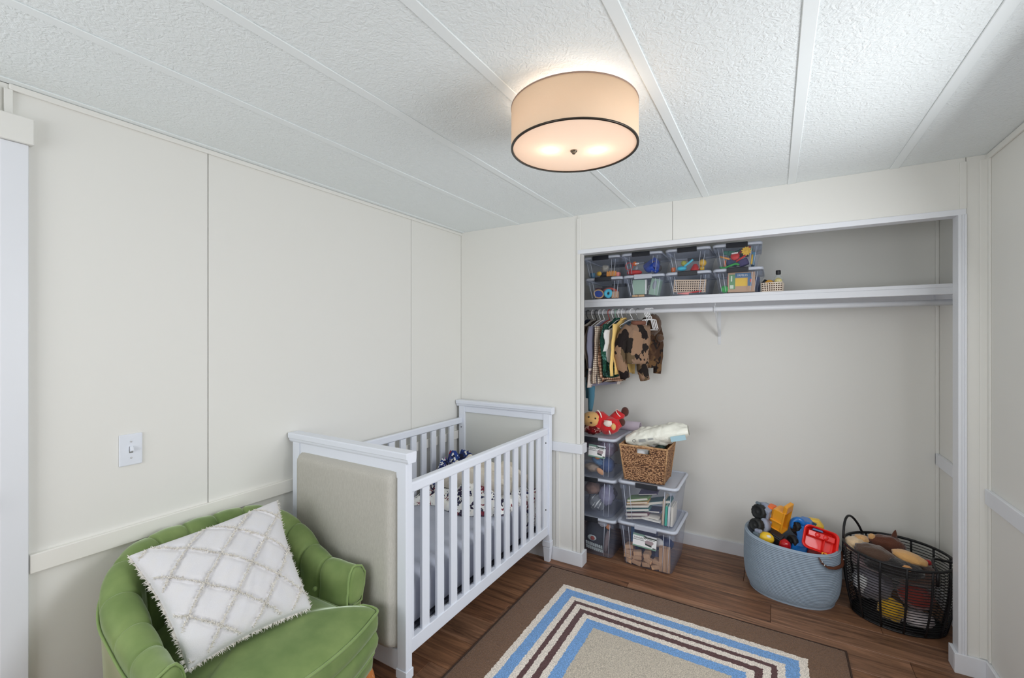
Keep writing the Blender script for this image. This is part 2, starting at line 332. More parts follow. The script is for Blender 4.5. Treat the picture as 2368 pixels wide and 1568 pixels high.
ul=area('bulb_light_up',(lc[0],lc[1],2.124+.120),(PI,0,0),.22,.22,1.7,(1,.965,.92)); ul.data.shape='DISK'
# ================================================================ RUG
def rug_mat():
    m=bpy.data.materials.new('rug_pile'); m.use_nodes=True; nt=m.node_tree; b=nt.nodes['Principled BSDF']; b.inputs['Roughness'].default_value=.95; b.inputs['Specular IOR Level'].default_value=.1; b.inputs['Sheen Weight'].default_value=.25
    tc=N(nt,'ShaderNodeTexCoord'); nz=N(nt,'ShaderNodeTexNoise'); nz.inputs['Scale'].default_value=70; nz.inputs['Detail'].default_value=3; nt.links.new(tc.outputs['Object'],nz.inputs['Vector'])
    sb=N(nt,'ShaderNodeVectorMath',operation='SUBTRACT'); sb.inputs[1].default_value=(.5,.5,.5); nt.links.new(nz.outputs['Color'],sb.inputs[0])
    ml=N(nt,'ShaderNodeVectorMath',operation='SCALE'); ml.inputs['Scale'].default_value=.016; nt.links.new(sb.outputs[0],ml.inputs[0])
    ad=N(nt,'ShaderNodeVectorMath',operation='ADD'); nt.links.new(tc.outputs['Object'],ad.inputs[0]); nt.links.new(ml.outputs[0],ad.inputs[1])
    sp=N(nt,'ShaderNodeSeparateXYZ'); nt.links.new(ad.outputs[0],sp.inputs[0])
    def side(o,half):
        a=N(nt,'ShaderNodeMath',operation='ABSOLUTE'); nt.links.new(o,a.inputs[0]); s_=N(nt,'ShaderNodeMath',operation='SUBTRACT'); s_.inputs[0].default_value=half; nt.links.new(a.outputs[0],s_.inputs[1]); return s_.outputs[0]
    mn=N(nt,'ShaderNodeMath',operation='MINIMUM'); nt.links.new(side(sp.outputs[0],RW/2),mn.inputs[0]); nt.links.new(side(sp.outputs[1],RL/2),mn.inputs[1])
    br=(108,79,57); wh=(222,212,200); bl=(110,154,204); dk=(84,52,52); ct=(186,176,160)
    r=ramp(nt,mn.outputs[0],[(0,br),(.160,wh),(.194,bl),(.249,wh),(.281,dk),(.303,wh),(.335,dk),(.364,wh),(.396,bl),(.450,ct)],k=1.25)
    n2=N(nt,'ShaderNodeTexNoise'); n2.inputs['Scale'].default_value=230; n2.inputs['Detail'].default_value=4; nt.links.new(tc.outputs['Object'],n2.inputs['Vector'])
    mr=N(nt,'ShaderNodeMapRange'); mr.inputs['From Min'].default_value=.3; mr.inputs['From Max'].default_value=.7; mr.inputs['To Min'].default_value=.50; mr.inputs['To Max'].default_value=1.25; nt.links.new(n2.outputs[0],mr.inputs[0])
    mm=N(nt,'ShaderNodeVectorMath',operation='SCALE'); nt.links.new(r.outputs[0],mm.inputs[0]); nt.links.new(mr.outputs[0],mm.inputs['Scale']); nt.links.new(mm.outputs[0],b.inputs['Base Color'])
    bp=N(nt,'ShaderNodeBump'); bp.inputs['Strength'].default_value=.8; bp.inputs['Distance'].default_value=.005; nt.links.new(n2.outputs[0],bp.inputs['Height']); nt.links.new(bp.outputs[0],b.inputs['Normal'])
    return m
RX0,RX1,RY1=.815,2.356,-.108; RW=RX1-RX0; RL=2.4; RY0=RY1-RL
rug=thing('area_rug','brown wool rug with nested blue, cream and dark stripes on the plank floor','rug',((RX0+RX1)/2,(RY0+RY1)/2,0))
def rg(u,v):
    x=(u-.5)*RW; y=(v-.5)*RL; e=min(RW/2-abs(x),RL/2-abs(y)); h=.012*min(1,max(0,e/.012))**.5
    h+=.0016*noise.noise(Vector((x*160,y*160,0)))+.001*noise.noise(Vector((x*12,y*12,3)))
    j=.002*noise.noise(Vector((x*60,y*60,9)))
    return (x+j,y+j,max(.0008,h) if e>.003 else .0006)
gr=G().grid(rg,260,400); obj('pile',gr,rug_mat(),rug,smooth=True,fix=False)
obj('binding',G().tube([(-RW/2,-RL/2,.006),(RW/2,-RL/2,.006),(RW/2,RL/2,.006),(-RW/2,RL/2,.006)],.005,6,closed=True),M('rug_edge',(58,42,34),.9),rug)
# ================================================================ CRIB
crib=thing('crib','white slatted wooden crib with linen upholstered end panel in the corner','crib',(.40,-.70,0))
cw=M('crib_paint',(208,212,220),.32,bump=(12,.04,.002))
mlinen=patterned('linen',[(0,(168,165,157)),(.5,(174,171,163))],420,'NOISE',.9,stretch=(1,1,.12),bumps=.25)
X0,X1=.028,.782
Y0,Y1=-1.396,-.028
W=dict(world=True)
def P(name,g,mat=None,bevel=.003,**k): return obj(name,g,mat or cw,crib,bevel,world=True,**k)
for ye,sg in ((Y0,1),(Y1-.036,1)):
    ya,yb=ye,ye+.036
    for x0,x1 in ((X0,X0+.052),(X1-.050,X1)):
        P('post',G().box(x0,x1,ya,yb,.138,.985))
        cx=(x0+x1)/2; cyy=(ya+yb)/2
        f=G().loft([[(cx+sx*a,cyy+sy*b_,z) for sx,sy in ((-1,-1),(1,-1),(1,1),(-1,1))] for a,b_,z in ((.019,.014,0),(.026,.019,.095))])
        f.box(cx-.029,cx+.029,cyy-.022,cyy+.022,.101,.138).box(cx-.024,cx+.024,cyy-.017,cyy+.017,.09,.102)
        P('foot',f,bevel=.002)
    P('end_rail',G().box(X0+.052,X1-.050,ya+.004,yb-.004,.915 if ye==Y0 else .94,.985))
    P('end_rail',G().box(X0+.052,X1-.050,ya+.006,yb-.006,.120,.205))
    cap=G()
    yc=(ya+yb)/2
    prof=[(-.021,.982),(-.026,.990),(-.028,1.0),(-.033,1.002),(-.034,1.024),(-.030,1.027),(.022,1.027),(.026,1.024),(.025,1.002),(.021,.982)]
    cap.loft([[(x,yc+py+.003,pz) for py,pz in prof] for x in (X0-.020,X1+.015)])
    P('top_cap',cap,bevel=.0015)
# upholstered panel on the outside of the near end
def up(u,v):
    x=X0+.054+(X1-X0-.106)*u; z=.207+(.945-.207)*v; e=min(u,1-u)*(X1-X0-.106); e2=min(v,1-v)*.74
    q=min(1,e/.05); q2=min(1,e2/.05); d=.046*(max(0,1-((1-q)**2.6+(1-q2)**2.6)))**.42
    return (x,Y0+.014-d,z)
up_g=G().grid(up,44,44)
P('upholstered_panel',up_g,mlinen,bevel=0,smooth=True,label='greige linen padded end panel',fix=False)
P('end_panel',G().box(X0+.05,X1-.048,Y0+.016,Y0+.028,.2,.92),bevel=0)
P('end_panel',G().box(X0+.05,X1-.048,Y1-.022,Y1-.012,.2,.945),M('crib_panel',(190,191,186),.45),bevel=0)
# front side
XF=.762; 
P('front_rail',G().box(XF-.028,XF+.010,Y0+.034,Y1-.036,.848,.892),bevel=.008,seg=3)
P('front_rail',G().box(XF-.022,XF+.008,Y0+.034,Y1-.036,.182,.243))
P('front_rail',G().box(XF-.05,XF-.024,Y0+.034,Y1-.036,.225,.236))
for y0,y1 in ((Y0+.034,-1.333),(-.122,Y1-.034)): P('stile',G().box(XF-.016,XF+.006,y0,y1,.24,.85))
sl=[(-1.28,-1.233),(-1.181,-1.133),(-1.083,-1.034),(-.984,-.935),(-.886,-.838),(-.788,-.741),(-.691,-.643),(-.595,-.547),(-.498,-.449),(-.400,-.352),(-.303,-.255),(-.205,-.158)]
slg=G().box(XF-.012,XF+.003,-.0235,.0235,.24,.85)
s0=None
for a,b_ in sl:
    if s0 is None: s0=P('slat',G().box(XF-.012,XF+.003,a,b_,.24,.85),bevel=.002); ref=a
    else:
        o=s0.copy(); COL.objects.link(o); o.parent=crib; o.location=(0,a-ref,0)
# rear side, against the wall
XB=.050
P('rear_rail',G().box(XB-.018,XB+.010,Y0+.034,Y1-.036,.856,.898),bevel=.006,seg=3)
P('rear_rail',G().box(XB-.014,XB+.008,Y0+.034,Y1-.036,.182,.243))
for a,b_ in sl:
    o=s0.copy(); COL.objects.link(o); o.parent=crib; o.location=(XB-XF+.003,a-ref,.004)
for z in (.80,.36):
    for y in (-.099,): P('bolt',G().lathe([(.0001,.006),(.004,.005),(.004,0)],12,Matrix.Translation((XF+.006,y,z))@Matrix.Rotation(R(90),4,'Y')),M('bolt_dark',(60,58,55),.4,metal=.7),bevel=0,smooth=True)
for y in (-1.362,-.08): P('bolt',G().lathe([(.0001,.006),(.004,.005),(.004,0)],12,Matrix.Translation((XB+.010,y,.83))@Matrix.Rotation(R(90),4,'Y')),M('bolt_dark'),bevel=0,smooth=True)
P('mattress_support',G().box(.068,.735,Y0+.06,-1.32,.238,.252).box(.068,.735,-.12,-.085,.238,.252).box(.068,.090,-1.32,-.12,.238,.252).box(.705,.730,-1.32,-.12,.238,.252),M('support_metal',(70,72,80),.5,metal=.5),bevel=.001)
for i in range(7): P('support_bar',G().box(.09,.705,-1.24+.17*i,-1.215+.17*i,.240,.249),M('support_metal'),bevel=0)
P('stretcher',G().box(.33,.37,Y0+.03,Y1-.03,.13,.165),bevel=.002)
# mattress + sheet
mat=thing('crib_mattress','grey fitted crib mattress lying inside the white crib','mattress',(.40,-.70,.253))
def sheet(u,v): pass
rings=[]
for z,ins in ((.253,.010),(.262,.002),(.30,0),(.39,0),(.42,.004),(.436,.014),(.444,.030),(.448,.055),(.449,.12),(.447,.25)):
    rr=rrect(.645-2*ins,1.255-2*ins,max(.004,.05-ins*.3),z,8,.40,-.70)
    rr2=[(x,y,zz+(.0016*noise.noise(Vector((x*9,y*14,zz*4)))*(1 if zz>.3 else 0))) for x,y,zz in rr]; rings.append(rr2)
obj('fitted_sheet',G().loft(rings),M('sheet_grey',(168,171,182),.9,bump=(300,.2,.001),var=(6,(156,160,172))),mat,world=True,smooth=True)
obj('mattress_base',G().loft([rrect(.64,1.25,.05,z,8,.40,-.70) for z in (.2525,.27)]),M('mattress_base',(36,38,48),.8),mat,world=True,smooth=False)
# quilt
mq=patterned('quilt_print',[(0,(224,220,216)),(.36,(50,44,62)),(.50,(226,222,216)),(.62,(116,50,60)),(.74,(222,216,210)),(.84,(44,46,74)),(.93,(224,220,214))],27,'VORONOI',.9,distort=.08)
mcream=patterned('quilt_lining',[(0,(205,196,182)),(.5,(212,204,190))],8,'NOISE',.9)
q=thing('patterned_quilt','crumpled white quilt with maroon and navy print in the far half of the crib','blanket',(.40,-.42,.45))
def qh(u,v,seed,amp,hx):
    e=min(1,min(u,1-u)*5)*min(1,min(v,1-v)*5); e=e**.5
    n=noise.fractal(Vector((u*3.2+seed,v*3.6,seed)),.9,2.1,4)+.6*abs(noise.noise(Vector((u*5+seed,v*9,2))))
    return max(0.004,e*(hx+amp*n))
def qf(u,v):
    skew=.20*(u)  # edge runs diagonally
    x=.085+.625*u; y0=-.70+.17*u+.05*math.sin(u*7); y=y0+(-.095-y0)*v
    y+=.012*noise.noise(Vector((u*6,v*8,4)))
    h=qh(u,v,1.3,.065,.10+.07*math.exp(-((v-.6)**2)/.1)-.04*u)
    return (x,y,.449+h)
def closed_sheet(fn,nu,nv,zb):
    g=G().grid(fn,nu,nv); n=len(g.v)
    bv=[(p[0],p[1],min(zb,p[2]-.002)) for p in g.v]; g.v+=bv; g.f+=[tuple(i+n for i in reversed(f)) for f in list(g.f)]
    W_=nu+1
    def edge(a,b_): g.f.append((a,b_,b_+n,a+n))
    for i in range(nu): edge(i,i+1); edge(nv*W_+i+1,nv*W_+i)
    for j in range(nv): edge((j+1)*W_,j*W_); edge(j*W_+nu,(j+1)*W_+nu)
    return g
obj('quilt_body',closed_sheet(qf,90,90,.4505),mq,q,world=True,smooth=True)
def qc(u,v):
    x=.22+.44*u; y=-.52+.08*u+.30*v; b_=qf(min(1,(x-.085)/.625),.5)
    return (x,y,.449+.165+qh(u,v,5.1,.05,.045)+.02*math.sin(v*9+u*3)-.02*u)
obj('lining_fold',closed_sheet(qc,60,50,.54),mcream,q,world=True,smooth=True,label='cream lining folded outwards')
def qn(u,v): # fold bunched up against the rear slats
    x=.080+.15*u; y=-.50+.40*v; h=.155*math.sin(PI*min(1,max(0,u)))**.5*(.5+.5*math.sin(PI*v)**.4)
    return (x,y,.50+h+.09*noise.fractal(Vector((u*2,v*7,8)),1,2,3)*math.sin(PI*u)**.5+.03*v)
mq2=patterned('quilt_navy',[(0,(42,66,126)),(.35,(36,44,84)),(.5,(226,222,220)),(.68,(46,66,130)),(.85,(150,48,62)),(.92,(38,40,60))],30,'VORONOI',.9,distort=.08)
obj('navy_fold',closed_sheet(qn,30,60,.50),mq2,q,world=True,smooth=True,label='navy printed fold bunched at the back')
def qd(v): return
g=G()
def drape(u,v):
    y=-.30+.22*u+.01*math.sin(v*6); 
    if v<.3: x=.66+.055*(v/.3); z=.478-.01*v
    else: x=.729+.004*math.sin(u*20+v*5); z=.474-.17*(v-.3)/.7-.03*math.sin(u*PI)*v
    return (x,y,z)
obj('draped_corner',G().grid(drape,30,24),mq,q,world=True,smooth=True,solid=.005,fix=False)
# ================================================================ ARMCHAIR
def velvet(name,c,c2,k=1.3):
    m=M(name,c,.62,var=(7,c2),sheen=.9,k=k,spec=.25); b=m.node_tree.nodes['Principled BSDF']; b.inputs['Sheen Roughness'].default_value=.35; b.inputs['Sheen Tint'].default_value=(.8,.92,.7,1)
    return m
mv=velvet('green_velvet',(122,140,86),(90,112,62),1.22); mvp=velvet('velvet_piping',(134,154,98),(112,136,80),1.15); mvo=velvet('velvet_outer',(150,146,112),(128,130,92),1.15)
ch=thing('armchair','green tufted velvet barrel armchair with carved orange wooden legs beside the crib','armchair',(.42,-1.835,0))
def C(name,g,mat=None,bevel=0,smooth=True,**k): return obj(name,g,mat or mv,ch,bevel,smooth=smooth,world=True,**k)
YC=-1.828; HW=.306; BX=.085; FX=.615; RAD=.20
path=[]
def addp(x,y): path.append((x,y))
n1=60
for i in range(n1): addp(FX-(FX-BX-RAD)*i/n1, YC+HW-.006*math.sin(PI*i/n1))
for i in range(n1+1):
    a=PI/2*i/n1; addp(BX+RAD-RAD*math.sin(a), YC+HW-RAD+RAD*math.cos(a))
for i in range(1,n1): addp(BX-.004*math.sin(PI*i/n1), YC+HW-RAD-(2*HW-2*RAD)*i/n1)
half=list(path)
full=half+[(x,2*YC-y) for x,y in reversed(half[:2*n1+1])]
# resample by arc length
def resample(p,n):
    L=[0]
    for a,b_ in zip(p[:-1],p[1:]): L.append(L[-1]+math.hypot(b_[0]-a[0],b_[1]-a[1]))
    T=L[-1]; out=[]; j=0
    for i in range(n+1):
        t=T*i/n
        while j<len(L)-2 and L[j+1]<t: j+=1
        q_=(t-L[j])/max(1e-9,L[j+1]-L[j]); out.append((p[j][0]+(p[j+1][0]-p[j][0])*q_,p[j][1]+(p[j+1][1]-p[j][1])*q_))
    return out,T
NP=420
pts,TL=resample(full,NP)
def topz(x,y):
    t=max(0,min(1,(.47-x)/.41)); s_=t*t*(3-2*t); return .575+.19*s_ -.018*max(0,(abs(y-YC)-.10)/.22)**2*s_
seams=[TL/2+(k_+.5)*.108 for k_ in range(-6,6)]
rings=[]
for i,(x,y) in enumerate(pts):
    a=pts[max(0,i-2)]; b_=pts[min(NP,i+2)]; tx,ty=b_[0]-a[0],b_[1]-a[1]; l=math.hypot(tx,ty); nx,ny=-ty/l,tx/l
    # outward normal: away from chair centre
    if (x-.45)*nx+(y-YC)*ny<0: nx,ny=-nx,-ny
    T=topz(x,y); s_=TL*i/NP; dmin=min(abs(s_-q_) for q_ in seams); near=math.exp(-(dmin/.006)**2)
    inside=1 if .13<s_<TL-.13 else 0
    puff=math.cos(min(dmin,.054)/.054*PI)*-.0025 if inside else 0
    fs=min(s_,TL-s_); tap=.60+.40*min(1,fs/.30)
    ramp_=.22+.98*0
    prof=[(.030,.235,0),(.036,.30,0),(.040,.38,0),(.044,.46,0),(.047,T-.105,0),(.052,T-.075,0),(.055,T-.050,.2),(.053,T-.028,.5),(.042,T-.010,.8),(.026,T-.001,1),(.008,T+.003,1),(-.012,T+.001,1),(-.030,T-.008,1),(-.044,T-.022,1),(-.054,T-.042,1),(-.058,T-.066,1),(-.056,T-.095,1.25),(-.058,T-.125,1),(-.062,T-.16,.9),(-.066,.44 if T-.18>.44 else T-.18,.8),(-.068,.40,.6),(-.068,.34,0),(.0,.30,0)]
    cn,cz=0,T-.05; ring=[]
    for kk,(n_,z,wgt) in enumerate(prof):
        dn,dz=n_-cn,(z-cz if z>cz else 0); ll=math.hypot(dn,dz) or 1
        n_=n_*tap+(1-tap)*.03 if n_<.03 else n_; d=wgt*(puff-.009*near*inside) + (.0022*noise.noise(Vector((x*16,y*16,z*16))) if wgt else 0)
        n2=n_+dn/ll*d; z2=z+dz/ll*d; ring.append((x+nx*n2,y+ny*n2,z2))
    rings.append(ring)
g=G(); 
# smooth upsample of the profile by rounding handled through a subdivision level
g.loft(rings,True,True)
C('backrest',g,sub=1)
# outer back cover, a paler panel
rings=[]
for i in range(0,NP+1,4):
    x,y=pts[i]; a=pts[max(0,i-4)]; b_=pts[min(NP,i+4)]; tx,ty=b_[0]-a[0],b_[1]-a[1]; l=math.hypot(tx,ty); nx,ny=-ty/l,tx/l
    if (x-.45)*nx+(y-YC)*ny<0: nx,ny=-nx,-ny
    T=topz(x,y); rings.append([(x+nx*n_,y+ny*n_,z) for n_,z in ((.031,.205),(.0415,.38),(.0505,T-.098),(.054,T-.078),(.048,T-.078),(.036,.38),(.026,.205))])
C('outer_back',G().loft(rings,True,True),mvo,label='paler outside cover of the back')
for e_ in (0,1):
    ring=rings[0] if e_==0 else rings[-1]
pr=[]; 
for i in range(0,NP+1,3):
    x,y=pts[i]; a=pts[max(0,i-3)]; b_=pts[min(NP,i+3)]; tx,ty=b_[0]-a[0],b_[1]-a[1]; l=math.hypot(tx,ty); nx,ny=-ty/l,tx/l
    if (x-.45)*nx+(y-YC)*ny<0: nx,ny=-nx,-ny
    pr.append((x+nx*.056,y+ny*.056,topz(x,y)-.078))
C('piping',G().tube(pr,.0042,8),mvp)
# arm fronts: rounded pads with piping
for sg in (1,-1):
    yc=YC+sg*HW; T=topz(FX,yc)
    poly=[(-.028,.425),(-.029,.47),(-.024,T-.09),(-.023,T-.05),(-.016,T-.018),(-.002,T+.002),(.012,T+.003),(.040,T-.010),(.056,T-.040),(.052,T-.09),(.046,.47),(.040,.43)]
    rr=[]
    for ins,dx in ((0,-.01),(0,.004),(.006,.012),(.018,.016),(.035,.017)):
        rr.append([(FX+dx,yc+sg*(n_*(1-ins/.07)),.5+(z-.5)*(1-ins/.09)) for n_,z in poly])
    C('arm_front',G().loft(rr),mv,sub=1)
    C('piping',G().tube([(FX+.004,yc+sg*n_*1.03,.5+(z-.5)*1.02) for n_,z in poly],.0045,8,closed=True),mvp)
for q_ in seams:
    i=int(q_/TL*NP)
    x,y=pts[i]; a=pts[max(0,i-2)]; b_=pts[min(NP,i+2)]; tx,ty=b_[0]-a[0],b_[1]-a[1]; l=math.hypot(tx,ty); nx,ny=-ty/l,tx/l
    if (x-.45)*nx+(y-YC)*ny<0: nx,ny=-nx,-ny
    C('button',G().ball((x-nx*.054,y-ny*.054,topz(x,y)-.100),.009,12,8),mv)
# seat
def outline(ins,z,bow=0):
    p=[]; hw=.335-ins
    yr=hw
    def pt(x,y): p.append((x,YC+y,z))
    xf=.748-ins
    pt(.10+ins,-.17);pt(.10+ins,.17)
    for k_ in range(1,5): pt(.10+ins+.10*(1-math.cos(PI/2*k_/4)),.17+(.25-.17-ins*.3)*math.sin(PI/2*k_/4))
    pt(.45,.258-ins*.3); pt(.585,.262-ins*.3); pt(.628,hw-.045); pt(.655,hw-.010); pt(.69,hw)
    for k_ in range(0,4): a=PI/2*k_/4; pt(xf-.03+.03*math.sin(a),hw-.03+.03*math.cos(a))
    for k_ in range(0,21): yy=(hw-.03)*(1-2*k_/20); pt(xf+(.062)*(1-(yy/(hw-.03))**2),yy)
    q_=[(x,2*YC-y,zz) for x,y,zz in p[2:15]][::-1]
    return p+q_
def ring_center(f,z,dome):
    base=outline(.02,z); cx,cyy=.45,YC
    return [(cx+(x-cx)*f,cyy+(y-cyy)*f,z+dome) for x,y,_ in base]
rr=[outline(.012,.355),outline(.003,.362),outline(.001,.380),outline(.001,.405),outline(.004,.424),outline(.012,.432),outline(.02,.435)]
for f_,dm in ((.95,.006),(.88,.012),(.75,.019),(.55,.025),(.3,.028),(.05,.029)): rr.append(ring_center(f_,.435,dm))
C('seat_cushion',G().loft(rr))
C('piping',G().tube(outline(.002,.4285),.0048,8,closed=True),mvp)
fr=[outline(.030,.205),outline(.016,.215),outline(.014,.25),outline(.018,.27),outline(.010,.278),outline(.002,.30),outline(.000,.325),outline(.006,.350),outline(.016,.356)]
C('seat_frame',G().loft(fr))
for z in (.272,): C('piping',G().tube(outline(.012,z),.0045,8,closed=True),mvp)
mleg=M('honey_wood',(186,118,58),.35,var=(18,(160,92,40)),stretch=(1,1,.25),coat=.3)
def cab(x,y,dx,dy):
    P_=[(x,y,.225),(x+dx*.012,y+dy*.012,.19),(x+dx*.022,y+dy*.022,.155),(x+dx*.016,y+dy*.016,.115),(x+dx*.0,y+dy*.0,.075),(x+dx*-.004,y+dy*-.004,.045),(x+dx*.006,y+dy*.006,.020),(x+dx*.020,y+dy*.020,.008),(x+dx*.024,y+dy*.024,.001)]
    return G().tube(P_,[.030,.031,.029,.022,.016,.014,.016,.019,.017],12)
for x,y,dx,dy in ((.700,YC+.285,.8,.6),(.700,YC-.285,.8,-.6)):
    l_=C('leg',cab(x,y,dx,dy),mleg,sub=1)
    obj('scroll',G().tube([(x+dx*.038,y+dy*.038-.012,.205),(x+dx*.052,y+dy*.052-.008,.17),(x+dx*.044,y+dy*.044,.13),(x+dx*.024,y+dy*.024,.09)],.0035,8),mleg,l_,world=True,smooth=True)
for x,y in ((.14,YC+.22),(.14,YC-.22)): C('leg',G().tube([(x,y,.235),(x-.01,y,.12),(x-.04,y,.001)],[.024,.019,.014],10),mleg)
# cushion
mp_=M('pillow_cotton',(197,196,199),.95,bump=(420,.5,.0015),var=(30,(198,196,196)))
mfr=M('pillow_fringe',(210,206,199),.95,bump=(500,.8,.002))
TLc,TRc,BRc,BLc=[Vector(p) for p in ((.195,-2.094,.758),(.215,-1.592,.789),(.565,-1.672,.476),(.535,-2.066,.484))]
pil=thing('throw_pillow','white cotton pillow with tufted diamond lattice leaning in the green armchair','pillow',(.35,-1.85,.47))
nrm=((TRc-TLc).cross(BLc-TLc)).normalized(); 
if nrm.x<0: nrm=-nrm
def lat(u,v):
    a=((u+v)/.34-.29)%1; b_=((u-v)/.34-.235)%1
    w_=.012*noise.noise(Vector((u*14,v*14,2)))/.34
    da=min(abs(a+w_),abs(1-a-w_))*.34/1.414; db=min(abs(b_+w_),abs(1-b_-w_))*.34/1.414
    return min(da,db)
def pil_pt(u,v,side):
    # corners drawn in slightly (dog ears)
    b_=TLc*(1-u)*(1-v)+TRc*u*(1-v)+BRc*u*v+BLc*(1-u)*v
    cu=math.sin(PI*u); cv=math.sin(PI*v)
    b_=b_+((TRc-TLc)*(.5-u)*.045*cv*0)+((TRc-TLc).normalized()*( (.5-u)*.035*(cv-0.0)*abs(2*u-1)**3))
    b_=b_+((BLc-TLc).normalized()*((.5-v)*.03*cu*abs(2*v-1)**3))
    puff=.075*(cu*cv)**.34*(1 if side>0 else -.35)
    d=lat(u,v) if side>0 else 1
    ridge=.0075*math.exp(-(d/.009)**2)-.006*math.exp(-(d/.026)**2)
    ridge+= .003*noise.noise(Vector((u*90,v*90,0)))*math.exp(-(d/.014)**2)
    wr=(.006*noise.noise(Vector((u*5,v*5,5)))+.003*noise.noise(Vector((u*14+v*9,v*6,5))))*(cu*cv)
    return b_+nrm*(puff+(ridge*min(1,cu*cv*6)+wr if side>0 else 0))
obj('cover',G().grid(lambda u,v:pil_pt(u,v,1),200,200).grid(lambda u,v:pil_pt(u,v,-1),40,40),mp_,pil,world=True,smooth=True,fix=False)
# fringe tufts along the lattice lines and hem
fg=G(); tr=random.Random(3)
def tuft(p,dirv,l,r_):
    a=dirv.normalized(); s_=a.orthogonal().normalized()*r_; t_=a.cross(s_).normalized()*r_
    fg.add([p+s_,p+t_,p-s_*.5-t_*.5,p+a*l],[(0,1,3),(1,2,3),(2,0,3)])
for fam in (0,1):
    for k_ in range(-4,8):
        c_=(k_+(.29 if fam==0 else .235))*.34
        for i in range(560):
            t=i/560*2-(1 if fam==0 else 0)
            u,v=((c_+t)/2,(c_-t)/2) if fam==0 else ((t+c_)/2,(t-c_)/2)
            if .02<u<.98 and .02<v<.98:
                wz=.006*noise.noise(Vector((u*14,v*14,2)))
                base=pil_pt(u+wz,v,1); dv=nrm*.5+Vector((tr.uniform(-1,1),tr.uniform(-1,1),tr.uniform(-1,.4)))*.8
                tuft(base,dv,tr.uniform(.007,.014),.0022)
for i in range(900):
    e_=tr.randrange(4); t=tr.random(); u,v=((t,.0),(1.,t),(t,1.),(0.,t))[e_]
    base=pil_pt(u,v,1); out=[(TLc-BLc),(TRc-TLc),(BLc-TLc),(TLc-TRc)][e_].normalized()
    if e_ in (1,3,2): tuft(base,out+Vector((tr.uniform(-1,1),tr.uniform(-1,1),tr.uniform(-1,1)))*.7,tr.uniform(.006,.017),.003)
obj('fringe',fg,mfr,pil,world=True,kind='stuff',fix=False)
# ================================================================ CLOSET SHELF, ROD, BRACKET
ZS=1.765; YS=.300
sh=struct('trim_17',G().box(XL,XR,YS,YB,ZS-.019,ZS).box(XL,XR,YS,YS+.02,ZS-.054,ZS-.019).box(XL,XR,YB-.018,YB,ZS-.07,ZS-.019).box(XR-.018,XR,YS+.02,YB-.018,ZS-.09,ZS-.019),mtrim,bevel=.002)
rod=obj('closet_rod',G().tube([(XL,.40,1.676),(XR,.40,1.676)],.0155,24),mtrim,smooth=True); tag(rod,'white round clothes rod running along under the closet shelf','rod')
br=thing('shelf_bracket','white metal bracket holding the closet shelf and rod','bracket',(1.732,YB,1.55))
mbr=M('bracket_white',(204,206,208),.4)
B_=lambda n,g,**k: obj(n,g,mbr,br,world=True,**k)
B_('wall_strip',G().box(1.722,1.742,YB-.003,YB,1.445,ZS-.02),bevel=.004)
B_('brace',G().loft([[(x,y,z) for x in (1.726,1.738) for y,z in ()] or [(1.727,.415,1.700),(1.737,.415,1.700),(1.737,.430,1.709),(1.727,.430,1.709)],[(1.727,.672,1.500),(1.737,.672,1.500),(1.737,.687,1.515),(1.727,.687,1.515)]]),bevel=.001)
B_('top_arm',G().box(1.726,1.738,.37,YB-.003,ZS-.026,ZS-.0192),bevel=.001)
B_('rod_hook',G().tube([(1.732,.40+.021*math.cos(a),1.676+.021*math.sin(a)) for a in [R(x) for x in range(90,371,20)]]+[(1.732,.421,1.72),(1.732,.415,1.742)],.0035,8),smooth=True)
B_('rivet',G().tube([(1.732,YB-.004,1.46),(1.732,YB-.006,1.46)],.004,10))
